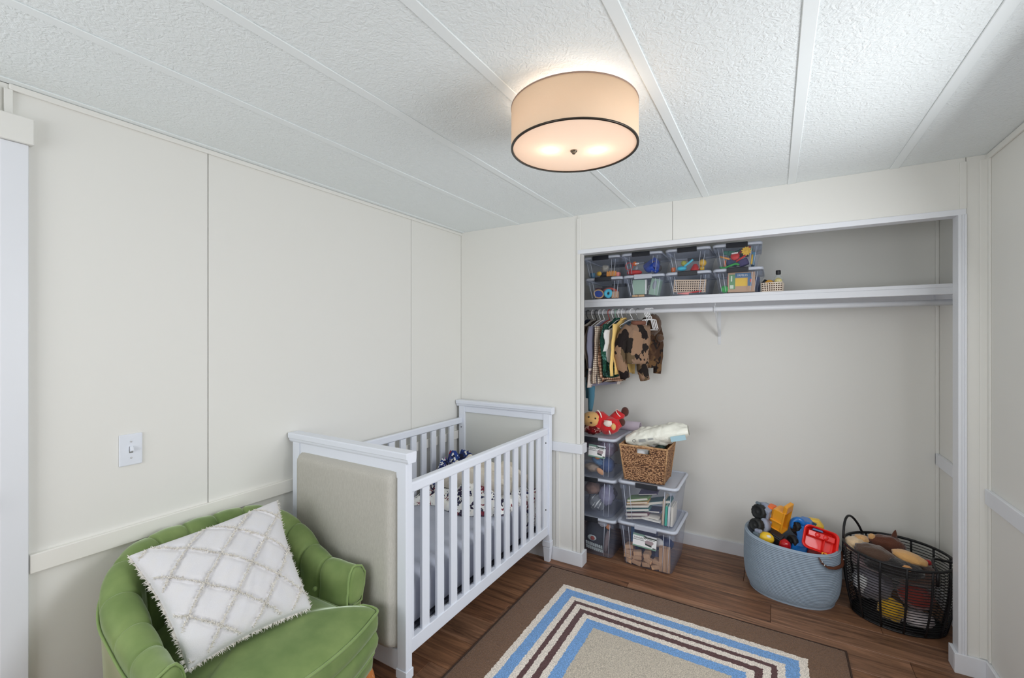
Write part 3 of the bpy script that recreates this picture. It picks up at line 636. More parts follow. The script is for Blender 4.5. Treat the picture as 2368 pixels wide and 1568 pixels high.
# ================================================================ STORAGE BINS
mtub=plastic('clear_plastic',(176,184,200),.07,.2); mtub2=plastic('clear_plastic_large',(160,166,186),.12,.2)
mlid=plastic('milky_plastic',(190,196,208),.50,.28); mrim=plastic('milky_rim',(196,202,214),.78,.3)
mlat=M('latch_black',(34,36,42),.4); mlatc=plastic('latch_clear',(186,190,200),.8,.3)
def bin_(x,y,z,w_,d,h,label,group,latch='black',rot=0,big=False,top=True):
    t=thing('storage_bin',label,'bin',(x,y,z),(0,0,R(rot)),group)
    tw,td=(.76,.84) if not big else (.80,.86)
    r_=.022 if not big else .035
    def rg_(f,zz,g_=0): 
        fw=tw+(1-tw-.06)*f; fd=td+(1-td-.05)*f
        return rrect(w_*fw+g_,d*fd+g_,r_,zz,6)
    tub=G().loft([rrect(w_*tw-.02,d*td-.02,r_*.8,.001,6),rg_(0,.004),rg_(.3,h*.3),rg_(.6,h*.6),rg_(1,h-.030),rg_(1,h-.028,.010),rg_(1,h-.018,.012)],False)
    tub.f.append(tuple(range(28))[::-1])
    obj('tub',tub,mtub2 if big else mtub,t,smooth=True,fix=True)
    # moulded ribs on the front
    for sx in (-.40,-.30,.30,.40):
        g=G().tube([(w_*sx*tw*1.06,-d*td/2-.0016,.010),(w_*sx*.97,-d*(td+(1-td-.05))/2-.0014,h-.030)],.0016,6)
        obj('rib',g,mrim,t,smooth=True)
    for sx in (-1,1):
        g=G().box(sx*w_*.40-.020,sx*w_*.40+.020,-d/2*.965,-d/2*.955,h-.052,h-.028); obj('lug',g,mtub,t)
    L=G().loft([rrect(w_-.014,d-.014,r_,h-.016,6),rrect(w_-.002,d-.002,r_*1.1,h-.020,6),rrect(w_,d,r_*1.1,h-.008,6),rrect(w_-.010,d-.010,r_,h-.001,6),rrect(w_-.034,d-.034,r_*.8,h-.001,6),rrect(w_-.040,d-.040,r_*.8,h-.008,6)],False)
    lid=obj('lid',L,mrim,t,smooth=True)
    T=G().loft([rrect(w_-.038,d-.038,r_*.8,h-.010,6),rrect(w_-.038,d-.038,r_*.8,h-.008,6)]); obj('lid_panel',T,mlid,lid)
    lw_=w_*.43 if not big else w_*.36
    for sy in (-1,1):
        obj('latch',G().box(-lw_/2,lw_/2,sy*d/2-.007,sy*d/2+.006,h-.030,h+.0006),mlat if latch=='black' else mlatc,t,bevel=.003,label='black latch' if latch=='black' else None)
    return t
SG='small clear bins on the closet shelf'; FG='large clear bins stacked on the closet floor'
SW,SD,SH=.274,.385,.150
YC_=.268+SD/2
botx=[1.033,1.309,1.588,1.872]
labs=['lower shelf bin with wooden ring toys, farthest left','lower shelf bin holding sage green boxes','lower shelf bin holding a cane woven panel','lower shelf bin holding a printed cardboard game box']
lat_=['black','clear','black','black']
sb_=[bin_(x,YC_,ZS+.001,SW,SD,SH,l,SG,la) for x,l,la in zip(botx,labs,lat_)]
topx=[1.013,1.287,1.585,1.862]
labs=['upper shelf bin with grey remote toy, farthest left','upper shelf bin packed with blue cups and red toys','upper shelf bin with a cyan scoop and yellow balls','upper shelf bin packed with green, red and yellow gears']
tb_=[bin_(x,YC_+.004,ZS+.001+SH+.0015,SW-.003,SD,SH,l,SG,la,rot=ro) for x,l,la,ro in zip(topx,labs,['black']*4,(0,2,0,2))]
# floor stacks
BW,BD,BH=.385,.42,.285
fr0=bin_(1.357,.362,.001,BW,BD,.285,'large clear bin of wooden blocks on the floor, lowest of the right stack',FG,'clear',rot=-1,big=True)
fr1=bin_(1.360,.360,.2875,BW,BD,.268,'large clear bin of picture books under the wicker basket',FG,'black',rot=0,big=True)
fl0=bin_(.966,.368,.001,BW,BD,.268,'large clear bin with printed black shirt, lowest of left stack',FG,'black',big=True)
fl1=bin_(.966,.368,.2705,BW,BD,.268,'large clear bin of grey striped clothes, middle of left stack',FG,'black',big=True)
fl2=bin_(.970,.368,.540,BW,BD,.275,'large clear bin of purple clothes under the red plush toy',FG,'black',rot=-1,big=True)
# ---- things in the bins
def C_(name,c=(200,200,200),rough=.45,**k): return M('toy_'+name,c,rough,**k)
RED=C_('red',(196,40,34)); BLU=C_('blue',(28,62,150)); LBL=C_('cyan',(70,180,205)); YEL=C_('yellow',(232,176,50)); GRN=C_('green',(58,160,76)); DGR=C_('dark_green',(32,104,84)); ORG_=C_('orange',(226,108,36)); PUR=C_('purple',(56,46,96)); GRY=C_('grey',(132,136,144)); WHT=C_('white',(216,216,214)); BLK=C_('black',(28,29,33)); NAV=C_('navy',(28,48,88)); SAG=C_('sage',(142,168,150)); YGR=C_('lime',(196,196,70)); TAN=C_('tan',(196,158,112),.7); KRF=C_('kraft',(182,150,124),.8); PNK=C_('pink',(226,138,134)); BRN=C_('brown',(78,50,36),.7); SKY=C_('sky',(90,140,170)); AMB=C_('amber',(222,146,52)); MUST=C_('mustard',(188,140,60))
wood=M('block_wood',(196,160,128),.6,var=(30,(178,140,108)),stretch=(1,1,.3))
def put(o,label,cat,x,y,z,rot=(0,0,0),group=None):
    return tag(o,label,cat,group,(x,y,z),tuple(R(a) for a in rot))
zb=ZS+.006; zt=zb+SH+.0015; yf=.268+.036
# b1
def ring_(R0,r0,n=32,sx=1,sz=1): return [(R0*sx*math.cos(2*PI*i/n),0,R0*sz*math.sin(2*PI*i/n)) for i in range(n)]
t=thing('oval_mirror_toy','oval toy with wooden rim and blue centre in a shelf bin','toy',(.985,yf+.01,zb+.033),(R(-8),R(20),0))
obj('frame',G().tube(ring_(.035,.005,32,1,.8),.005,8,closed=True),TAN,t,smooth=True); obj('centre',G().loft([[(.032*math.cos(2*PI*i/32),y_,.026*math.sin(2*PI*i/32)) for i in range(32)] for y_ in (-.002,.002)]),BLU,t)
put(obj('toy_bridge',G().tube([(.06*math.cos(R(a)),0,.05*math.sin(R(a))) for a in range(20,161,10)],.010,10),C_('brick',(196,76,52)),smooth=True),'orange red curved toy piece behind the cyan ring','toy',1.045,yf+.075,zb+.022,(0,0,10))
put(obj('toy_ring',G().tube(ring_(.020,.01,28,1,1.05),.012,12,closed=True),LBL,smooth=True),'chunky cyan ring toy in the left lower shelf bin','toy',1.055,yf+.012,zb+.034)
put(obj('toy_block',G().box(-.022,.022,-.015,.015,0,.045),wood,bevel=.002),'small wooden block beside the cyan ring toy','block',1.103,yf+.02,zb,(0,0,-5))
put(obj('toy_box',G().box(-.05,.05,-.03,.03,0,.10).box(-.04,.04,-.033,-.03,.02,.024).box(-.04,.04,-.033,-.03,.06,.064),BLK,bevel=.003),'black box with ridges at the back of the left lower bin','box',1.02,yf+.16,zb)
put(obj('toy_block',G().box(-.022,.022,-.02,.02,0,.085),C_('plum',(88,48,56)),bevel=.002),'plum coloured tall block at the left of the lower bin','block',.955,yf+.10,zb)
# b2
t=thing('small_case','sage green case with cream edge standing in the second lower bin','case',(1.265,yf+.06,zb),(0,0,R(4)))
obj('shell',G().box(-.045,.038,-.03,.03,.018,.118),SAG,t,bevel=.003); obj('edge',G().box(.038,.048,-.028,.028,.018,.118),WHT,t,bevel=.002)
t=thing('small_case','tilted pale green case with grey window in the second lower bin','case',(1.358,yf+.06,zb+.009),(0,R(12),R(-4)))
obj('shell',G().box(-.030,.032,-.03,.03,.0,.112),SAG,t,bevel=.004); obj('window',G().ball((0,-.030,.07),(.014,.003,.03)),GRY,t,smooth=True); obj('handle',G().tube([(-.032,0,.02),(-.05,0,.03),(-.05,0,.055),(-.032,0,.07)],.002,8),WHT,t,smooth=True)
for i,xx in enumerate((1.245,1.287)): put(obj('wood_stick',G().box(-.019,.019,-.008,.008,0,.013),TAN,bevel=.001),('left','right')[i]+' of two short wooden sticks under the sage green case','stick',xx,yf+.012,zb,group='sticks under the sage case')
# b3 cane panel
t=thing('cane_mat','beige cane woven panel with open holes in the third lower bin','panel',(1.590,yf+.018,zb+.018),(R(-6),R(3),0))
cane=M('cane',(206,184,160),.7)
g=G()
for i in range(15): g.box(-.094+.0133*i-.0026,-.094+.0133*i+.0026,-.001,.001,0,.075)
for j in range(6): g.box(-.097,.097,-.002,.002,.0146*j-.003,.0146*j+.003)
obj('weave',g,cane,t,kind='stuff'); 
obj('weave_back',G().box(-.095,.095,.012,.014,0,.074),BRN,t)
obj('frame',G().tube([(-.097,0,0),(.097,0,0),(.097,0,.076),(-.097,0,.076)],.004,6,closed=True),cane,t)
for i,(xx,a) in enumerate(((1.555,6),(1.575,-3),(1.63,-5))): put(obj('marker',G().tube([(-.035,0,0),(.035,0,0)],.0045,10),PNK if i<2 else RED,smooth=True),('left pink stick lying below the cane panel','middle pink stick lying below the cane panel','red stick lying below the right end of the cane panel')[i],'stick',xx,yf+.004,zb+.006+.004*i,(0,a,0),group='sticks below the cane panel')
# b4 game box
t=thing('game_box','kraft cardboard game box printed FAMILIES with yellow, blue and green panels','box',(1.888,yf+.030,zb),(R(-2),R(1),R(2)))
obj('carton',G().box(-.074,.074,-.016,.016,0,.122),KRF,t,bevel=.0015)
yq=-.0168
def flat(name,x0,x1,z0,z1,m_,o_=0): return obj(name,G().box(x0,x1,yq-o_-.0004,yq-o_+.0004,z0,z1),m_,t)
flat('green_panel',-.066,-.034,.018,.108,C_('print_green',(104,146,104),.7)); flat('blue_panel',-.034,.052,.088,.116,C_('print_blue',(76,112,146),.7)); flat('yellow_panel',-.033,.032,.036,.084,C_('print_yellow',(228,180,62),.7))
flat('blue_strip',.036,.056,.036,.088,C_('print_blue'),.0001); flat('cream_badge',-.062,-.042,.022,.044,C_('print_cream',(200,208,190),.7),.0003); flat('cream_mark',-.058,-.050,.066,.100,C_('print_cream'),.0003); flat('red_mark',.046,.056,.058,.078,C_('print_red',(200,100,88),.7),.0004)
def text(s_,size,mt,parent,loc,rot=(PI/2,0,0),name='lettering',sx=1):
    c=bpy.data.curves.new('t','FONT'); c.body=s_; c.size=size; c.extrude=.0002; c.align_x='CENTER'; c.align_y='CENTER'
    o=bpy.data.objects.new('t',c); COL.objects.link(o); dg=bpy.context.evaluated_depsgraph_get(); me=bpy.data.meshes.new_from_object(o.evaluated_get(dg))
    bpy.data.objects.remove(o); me.name=name; me.materials.clear(); me.materials.append(mt)
    q_=bpy.data.objects.new(name,me); COL.objects.link(q_); q_.parent=parent; q_.location=loc; q_.rotation_euler=rot; q_.scale=(sx,1,1); return q_
text('FAMILIES',.020,WHT,t,(.006,yq-.0008,.101),sx=.72)
put(obj('toy_ball',G().ball((0,0,.023),.023),GRN,smooth=True),'green ball in the lower bin with the game box','ball',1.796,yf+.02,zb)
put(obj('toy_card',G().box(-.004,.004,-.05,.05,0,.105),C_('berry',(150,58,76)),bevel=.001),'dark red card standing left of the game box','card',1.812,yf+.10,zb)
put(obj('toy_block',G().box(-.012,.012,-.04,.04,0,.09),NAV,bevel=.001),'navy block standing right of the game box','block',1.975,yf+.09,zb,(0,0,0))
# t1
t=thing('toy_remote','grey toy remote with dark buttons in the upper left bin','toy',(1.020,yf+.05,zt+.062),(R(-52),R(10),R(10)))
obj('body',G().loft([[(x*.8*s__,y*s__,z) for x,y,_ in rrect(.058,.052,.014,0,5)] for s__,z in ((.6,-.018),(1,-.004),(1,.010),(.92,.014))]),C_('warm_grey',(168,164,152)),t,smooth=True)
for i in range(6): obj('button',G().tube([(-.012+.012*(i%3),-.008+.016*(i//3),.014),(-.012+.012*(i%3),-.008+.016*(i//3),.017)],.0045,10),BLK,t)
g=G().prism([(-.034,0),(.034,0),(.034,.036),(.026,.030),(.020,.040),(.012,.030),(.004,.041),(-.004,.031),(-.012,.040),(-.020,.030),(-.028,.038),(-.034,.026)],-.006,.006,Matrix.Rotation(PI/2,4,'X'))
put(obj('toy_puzzle',g,AMB,bevel=.001),'golden jagged edged toy in the upper left bin','toy',1.078,yf+.012,zt+.002)
put(obj('toy_ball',G().ball((0,0,.017),(.019,.014,.017)),YEL,smooth=True),'yellow lump beside the grey remote toy','toy',.985,yf+.02,zt+.01)
put(obj('toy_cup',G().lathe([(.016,0),(.019,.035),(.016,.035),(.013,.004)],20,None,True),SKY,smooth=True),'sky blue cup at the left of the upper left bin','cup',.935,yf+.03,zt)
put(obj('toy_pouch',G().ball((0,0,.022),(.055,.035,.022),lump=.3,seed=3),BLK,smooth=True),'black cloth pouch below the grey remote toy','pouch',1.02,yf+.075,zt)
put(obj('toy_block',G().box(-.018,.018,-.02,.02,0,.030),PNK,bevel=.003),'pale pink block right of the golden toy','block',1.112,yf+.04,zt)
# t2
put(obj('toy_cup',G().lathe([(.030,0),(.040,.085),(.036,.085),(.027,.004)],32,Matrix.Rotation(R(0),4,'X'),False),BLU,smooth=True),'large blue cup tipped over in the upper bin','cup',1.300,yf+.09,zt+.052,(12,72,-10))
put(obj('toy_cup',G().lathe([(.024,0),(.032,.07),(.029,.07),(.021,.004)],32,None,False),BLU,smooth=True),'smaller blue cup lying right of the red toys','cup',1.325,yf+.038,zt+.034,(80,0,60))
put(obj('toy_ball',G().ball((0,0,.020),.020),BLU,smooth=True),'blue ball beside the red ring toy','ball',1.38,yf+.02,zt+.001)
put(obj('toy_ring',G().tube(ring_(.024,.003,32),.0028,8,closed=True),RED,smooth=True),'thin red ring leaning in the second upper bin','toy',1.205,yf+.006,zt+.060,(8,0,0))
put(obj('toy_boat',G().ball((0,0,.018),(.052,.03,.018),lump=.15),RED,smooth=True),'red curved toy at the bottom of the blue cup bin','toy',1.235,yf+.03,zt)
put(obj('toy_ball',G().ball((0,0,0),.016),ORG_,smooth=True),'orange ball above the thin red ring','ball',1.230,yf+.05,zt+.082)
put(obj('toy_peg',G().lathe([(.001,0),(.012,.002),(.013,.014),(.010,.020),(.001,.022)],20),GRY,smooth=True),'small grey knob between the red ring and blue cup','toy',1.256,yf+.008,zt+.042,(90,0,0))
put(obj('toy_tube',G().tube([(0,-.05,0),(0,.08,0)],.030,20),C_('caramel',(140,104,62)),smooth=True),'brown tube at the right end of the blue cup bin','tube',1.352,yf+.12,zt+.062)
# t3
put(obj('toy_ball',G().ball((0,0,.020),.019),YGR,smooth=True),'lime green ball at the back of the third upper bin','ball',1.545,yf+.10,zt+.045)
put(obj('toy_ball',G().ball((0,0,.024),.024),YEL,smooth=True),'yellow ball at the right of the third upper bin','ball',1.665,yf+.06,zt+.028)
t=thing('toy_scoop','cyan plastic scoop with a long handle in the third upper bin','scoop',(1.545,yf+.014,zt+.018),(0,0,R(5)))
obj('bowl',G().ball((0,0,0),(.032,.020,.016)),LBL,t,smooth=True); obj('handle',G().box(.02,.088,-.006,.006,-.006,.006,Matrix.Rotation(R(-38),4,'Y')),LBL,t,bevel=.003)
put(obj('toy_cone',G().lathe([(.001,0),(.030,0),(.028,.012),(.010,.044),(.001,.046)],20),RED,smooth=True),'red cone toy beside the cyan scoop','toy',1.625,yf+.03,zt)
put(obj('toy_block',G().box(-.012,.012,-.012,.012,0,.03),ORG_,bevel=.004),'small orange block at the left of the cyan scoop','block',1.492,yf+.02,zt,(0,0,20))
put(obj('toy_disc',G().lathe([(.001,0),(.014,0),(.014,.02),(.001,.02)],16),YEL,smooth=True),'yellow peg below the yellow ball','toy',1.668,yf+.012,zt)
# t4
def gear(r,n,h,name,mt,x,y,z,rot,label):
    p=[]
    for i in range(n*4):
        a=2*PI*i/(n*4); rr_=r if i%4 in(0,1) else r*.78; p.append((rr_*math.cos(a),rr_*math.sin(a)))
    o=obj(name,G().prism(p,-h/2,h/2).lathe([(.001,h/2+.004),(r*.3,h/2+.003),(r*.3,h/2)],14),mt); return put(o,label,'gear',x,y,z,rot)
gear(.028,11,.008,'toy_gear',YEL,1.918,yf+.004,zt+.094,(90,0,0),'yellow toothed gear in the upper right bin')
for nm,m_,x0,z0,x1,z1,l_ in (('toy_rod',YEL,1.944,.012,1.950,.070,'yellow notched stick standing at the right of the gear bin'),('toy_rod',AMB,1.772,.074,1.826,.053,'orange stick slanting at the left of the gear bin'),('toy_rod',RED,1.862,.035,1.918,.072,'red stick slanting below the yellow gear')):
    put(obj(nm,G().tube([(0,0,0),(x1-x0,0,z1-z0)],.0052,10),m_,smooth=True),l_,'stick',x0,yf+.006,zt+z0)
put(obj('toy_rod',G().tube([(0,0,0),(0,0,.04)],.006,10),ORG_,smooth=True),'short upright orange stick in the gear bin','stick',1.800,yf+.006,zt+.008)
put(obj('gear_chain',G().tube([(.05*math.cos(R(a))*1.0,.0,.012+.010*math.sin(R(a*2))) for a in range(180,-1,-12)],.007,8),GRN,smooth=True),'bright green toy chain along the bottom of the gear bin','toy',1.825,yf+.012,zt)
for i,(x,y,z,c_,l_) in enumerate(((1.83,.06,.10,DGR,'dark green plastic plate at the top of the gear bin'),(1.90,.07,.112,DGR,'teal plastic plate right at the top of the gear bin'))):
    put(obj('toy_plate',G().box(-.045,.045,-.03,.03,-.012,.012).box(-.02,.02,-.034,.034,-.016,.016),c_,bevel=.004),l_,'toy',x,yf+y,zt+z-.004,(10,(-1)**i*12,10))
put(obj('toy_disc',G().lathe([(.001,-.01),(.022,-.01),(.026,0),(.022,.01),(.001,.01)],24),RED,smooth=True),'red wheel in the middle of the gear bin','wheel',1.855,yf+.02,zt+.070,(80,0,0))
put(obj('toy_pipe',G().tube([(0,0,0),(.03,0,.028),(.07,0,.04)],.008,10),C_('wine',(150,46,52)),smooth=True),'wine red bent toy piece at the top of the gear bin','toy',1.87,yf+.03,zt+.082)
put(obj('toy_case',G().box(-.028,.028,-.025,.025,-.020,.020),PUR,bevel=.005),'dark purple block below the slanting red stick','block',1.900,yf+.04,zt+.030,(0,-22,0))
put(obj('toy_case',G().box(-.028,.028,-.03,.03,-.018,.018),NAV,bevel=.005),'navy block at the bottom of the gear bin','block',1.835,yf+.05,zt+.034,(0,10,0))
put(obj('toy_case',G().box(-.010,.010,-.10,.10,-.040,.040),SKY,bevel=.005),'blue flat piece along the right side of the gear bin','toy',1.948,yf+.16,zt+.056,(0,4,2))
# stickers
for p_,x,z,w_,a in ((tb_[3],-.012,.098,.034,-4),(tb_[1],-.028,.085,.024,-5)):
    o=obj('sticker',G().box(-w_/2,w_/2,-.0004,.0004,-.004,.004),C_('sticker',(222,222,222),.6),p_,label='white printed sticker'); o.location=(x,-SD*.445-.009,z-.010); o.rotation_euler=(0,R(a),0)
    g=G()
    for i in range(int(w_/.0026)-2): g.box(-w_/2+.003+.0026*i,-w_/2+.0045+.0026*i,-.0007,-.0004,-.0012,.0014)
    q_=obj('print_marks',g,C_('ink',(90,90,92),.7),o)
# ---- basket with bottle at the end of the shelf
t=thing('cane_basket','small beige cane basket on the shelf right of the bins','basket',(2.055,.355,ZS),(0,0,R(-4)))
g=G()
BWd,BDp,BHh=.108,.13,.052
for (ax,sgn) in (('x',-1),('x',1),('y',-1),('y',1)):
    n_=9
    for i in range(n_+1):
        f_=-.5+i/n_
        if ax=='y': x0,y0=f_*BWd,sgn*BDp/2; g.tube([(x0*.94,y0*.94,0),(x0,y0,BHh)],.0024,5)
        else: x0,y0=sgn*BWd/2,f_*BDp; g.tube([(x0*.94,y0*.94,0),(x0,y0,BHh)],.0024,5)
for j in range(5):
    z=.002+j*(BHh-.004)/4; f_=.94+.06*j/4; hx,hy=BWd/2*f_,BDp/2*f_
    g.tube([(-hx,-hy,z),(hx,-hy,z),(hx,hy,z),(-hx,hy,z)],.0026,5,closed=True)
obj('weave',g,M('cane_pale',(208,196,182),.7),t); obj('lining',G().loft([[(x*.9,y*.9,z) for x,y in ((-BWd/2,-BDp/2),(BWd/2,-BDp/2),(BWd/2,BDp/2),(-BWd/2,BDp/2))] for z in (.002,BHh-.012)]),BRN,t)
b_=thing('clear_bottle','clear bottle with yellow beads and black cap standing in the cane basket','bottle',(2.083,.325,ZS+.042))
obj('glass',G().lathe([(.001,0),(.020,0),(.023,.006),(.024,.03),(.021,.042),(.012,.052),(.010,.058)],24),plastic('bottle_clear',(200,205,200),.2,.1),b_,smooth=True)
obj('beads',G().ball((0,0,.020),(.020,.020,.019),lump=.25,freq=6),patterned('bead_mix',[(0,(226,200,60)),(.5,(206,180,90)),(.8,(226,222,190))],220,'VORONOI',.4),b_,smooth=True)
obj('cap',G().lathe([(.001,.082),(.012,.082),(.013,.078),(.013,.060),(.010,.056),(.001,.056)],20),BLK,b_,smooth=True)
put(obj('hair_clip',G().tube([(-.03,0,.004),(-.015,0,.022),(.01,.01,.010),(.03,.01,.018)],[.010,.013,.011,.007],10),BLK,smooth=True),'black hair piece sticking out of the cane basket','accessory',2.03,.335,ZS+.043)
put(obj('scrunchie',G().tube([(.016*math.cos(2*PI*i/20),.016*math.sin(2*PI*i/20),0) for i in range(20)],.008,8,closed=True),MUST,smooth=True),'mustard scrunchie in the small cane basket','accessory',2.038,.320,ZS+.050,(60,0,10))
# ---- contents of the big floor bins
zf0=.006
# blocks (lower right bin): local frame of bin fr0
rb=random.Random(11)
def block_mesh(d): 
    g=G().box(-d[0]/2,d[0]/2,-d[1]/2,d[1]/2,-d[2]/2,d[2]/2); return g
bx0,bx1=1.357-.148,1.357+.148
k_=0; proto={}
for layer in range(4):
    z=zf0+.018+layer*.030
    ytop=[.30,.29,.26,.24][layer]
    xs=bx0+.028
    while xs<bx0+[.225,.215,.17,.08][layer]:
        d=rb.choice([(.052,.032,.026),(.040,.034,.027),(.060,.030,.024)])
        for yy,on in ((.198,1),(.232,1 if layer==0 else rb.random()<.8)):
            if not on: continue
            if d not in proto:
                o=obj('toy_block',block_mesh(d),wood,bevel=.0015); proto[d]=o
            else:
                o=proto[d].copy(); COL.objects.link(o)
            put(o,'plain wooden toy block in the lowest bin of the right stack','block',xs+rb.uniform(-.004,.004),yy-.0045*layer*0+rb.uniform(-.002,.002),z+rb.uniform(-.001,.003),(rb.uniform(-6,6),rb.uniform(-16,16),rb.uniform(-12,12)),'wooden blocks in the floor bin')
        xs+=d[0]+.006
for i in range(3):
    put(obj('wood_plank',G().box(-.010,.010,-.02,.02,0,.150),wood,bevel=.001),('left','middle','right')[i]+' of three upright wooden planks at the right of the block bin','block',1.440+.022*i,.205,zf0+.001,(0,0,3),'upright planks in the block bin')
put(obj('toy_ball',G().ball((0,0,0),(.035,.02,.030)),WHT,smooth=True),'white rounded piece behind the upright planks','toy',1.415,.235,.165)
put(obj('book',G().box(-.012,.012,-.09,.09,0,.20),M('toy_book_blue',(40,92,134),.5),bevel=.001),'blue book standing at the left of the block bin','book',1.235,.38,zf0+.002)
put(obj('book',G().box(-.012,.012,-.09,.09,0,.20),M('toy_book_slate',(98,108,146),.5),bevel=.001),'slate blue book behind the blocks','book',1.30,.40,zf0+.002,(0,0,60))
put(obj('cloth_bag',G().ball((0,0,.04),(.075,.05,.045),lump=.2,seed=4),NAV,smooth=True),'navy cloth bag behind the wooden blocks','bag',1.42,.33,zf0+.075)
# bin label
def bin_sticker(p_,x,z,w_,h_,tilt,d,col1=(64,92,80)):
    o=obj('sticker',G().box(-w_/2,w_/2,-.0005,.0005,-h_/2,h_/2),C_('sticker'),p_,label='white and dark green printed sticker'); o.location=(x,-d*.5+.012,z); o.rotation_euler=(R(-5),R(tilt),0)
    dk_=M('sticker_dark',(52,62,58),.6); gn=M('sticker_green',(120,152,136),.6); mv_=M('sticker_mauve',(150,134,138),.6)
    q=-.0009
    obj('print_band',G().box(-w_/2,.0,q,-.0005,h_*.34,h_/2),gn,o); obj('print_band',G().box(.0,w_/2,q,-.0005,h_*.28,h_*.38),dk_,o)
    obj('print_band',G().box(-w_/2,w_/2,q,-.0005,-h_/2,-h_*.40),gn,o)
    obj('print_line',G().box(-w_/2,.0,q,-.0005,h_*.02,h_*.05),dk_,o)
    g=G()
    for i in range(12): g.box(-w_*.44+i*w_*.034,-w_*.425+i*w_*.034,q,-.0005,h_*(.12),h_*(.12+.10+.05*(i%3==0)))
    for i in range(8): g.box(w_*.12+i*w_*.04,w_*.14+i*w_*.04,q-.0001,-.0005,h_*.17,h_*.25)
    obj('print_marks',g,dk_,o)
    obj('emblem',G().tube([(w_*.02+h_*.10*math.cos(2*PI*i/20),q,h_*.32+h_*.10*math.sin(2*PI*i/20)) for i in range(20)],.0018,6,closed=True),dk_,o)
    obj('print_picture',G().loft([[(x_*w_,y_,z_*h_) for x_,z_ in ((.02,-.12),(.30,-.20),(.38,-.02),(.36,.10),(.10,.14),(.02,.05))] for y_ in (q-.0002,-.0005)]),mv_,o)
    obj('print_picture',G().loft([[(x_*w_,y_,z_*h_) for x_,z_ in ((.02,-.12),(.30,-.20),(.30,-.32),(.04,-.24))] for y_ in (q-.0003,-.0005)]),dk_,o)
    g=G()
    for i in range(7): g.box(w_*(.35+.02*i),w_*(.362+.02*i),q-.0004,-.0005,-h_*.42,-h_*.32)
    obj('barcode',g,M('sticker_ink',(30,30,30),.6),o); return o
bin_sticker(fr0,-.008,.182,.150,.082,2,BD)
bin_sticker(fl2,.058,.180,.120,.082,2,BD)
# books in the upper right bin
def book(w_,d,h,cover,label,x,y,z,rot,group=None):
    t=thing('book',label,'book',(x,y,z),tuple(R(a) for a in rot),group)
    obj('pages',G().box(-w_/2+.001,w_/2-.003,-d/2+.002,d/2-.002,.002,h-.002),M('pages',(214,208,196),.8),t)
    obj('cover',G().box(-w_/2,w_/2,-d/2,d/2,0,.002).box(-w_/2,w_/2,-d/2,d/2,h-.002,h).box(w_/2-.002,w_/2,-d/2,d/2,.002,h-.002),M('cover_'+cover[0],cover[1],.5),t,bevel=.0008); return t
zu=.2875+.006
bk=[('cream',(214,206,194)),('maroon',(112,66,76)),('teal',(74,128,124)),('ivory',(222,214,200)),('mustard',(216,170,96)),('grass',(116,152,78)),('plum',(78,64,104)),('deepteal',(30,94,96)),('white',(218,218,214)),('aqua',(52,170,146)),('kraft',(196,172,144)),('navy',(40,50,88))]
yb_=.240
tilt=-12
def stack(i): return bk[i]
book(.15,.10,.010,bk[0],'cream thin book at the bottom of the slanted stack',1.290,yb_,zu+.014,(0,tilt,3))
book(.15,.10,.020,bk[1],'maroon book in the slanted stack of the upper bin',1.291,yb_,zu+.032,(0,tilt,-2))
book(.15,.10,.016,bk[2],'pale teal book in the slanted stack',1.294,yb_,zu+.064,(0,tilt,2))
book(.15,.10,.012,bk[3],'ivory book above the pale teal book',1.292,yb_,zu+.088,(0,tilt,-3))
book(.14,.10,.012,bk[4],'mustard book near the top of the slanted stack',1.290,yb_,zu+.112,(0,tilt,2))
book(.14,.10,.016,bk[5],'green book on top of the slanted stack',1.296,yb_,zu+.131,(0,tilt-3,-2))
book(.17,.10,.020,bk[7],'large deep teal book lying across the upper bin',1.415,yb_+.03,zu+.122,(0,-16,0))
book(.12,.10,.012,bk[8],'white book lying flat below the deep teal book',1.375,yb_,zu+.018,(0,4,4))
book(.12,.10,.012,bk[3],'ivory book lying flat in the middle of the upper bin',1.370,yb_,zu+.036,(0,2,-4))
book(.10,.10,.012,bk[11],'navy book under the teal book in the middle',1.385,yb_+.02,zu+.066,(0,-8,-4))
book(.12,.10,.010,bk[6],'plum book behind the green book',1.345,yb_+.05,zu+.165,(0,-10,4))
for i,(c_,h,l_) in enumerate(((10,.165,'kraft coloured book standing upright in the upper bin'),(9,.125,'aqua book standing upright in the upper bin'),(8,.125,'thin white book standing right of the aqua book'),(3,.125,'ivory book standing at the right end of the upper bin'))):
    t=thing('book',l_,'book',(1.449+.0175*i,yb_+.02,zu+.001),(0,R(3),0))
    obj('pages',G().box(-.005,.005,-.048,.08,.002,h-.002),M('pages'),t); obj('cover',G().box(-.0068,-.005,-.05,.08,0,h).box(.005,.0068,-.05,.08,0,h).box(-.0068,.0068,-.0518,-.05,0,h),M('cover_'+bk[c_][0],bk[c_][1],.5),t,bevel=.0006)
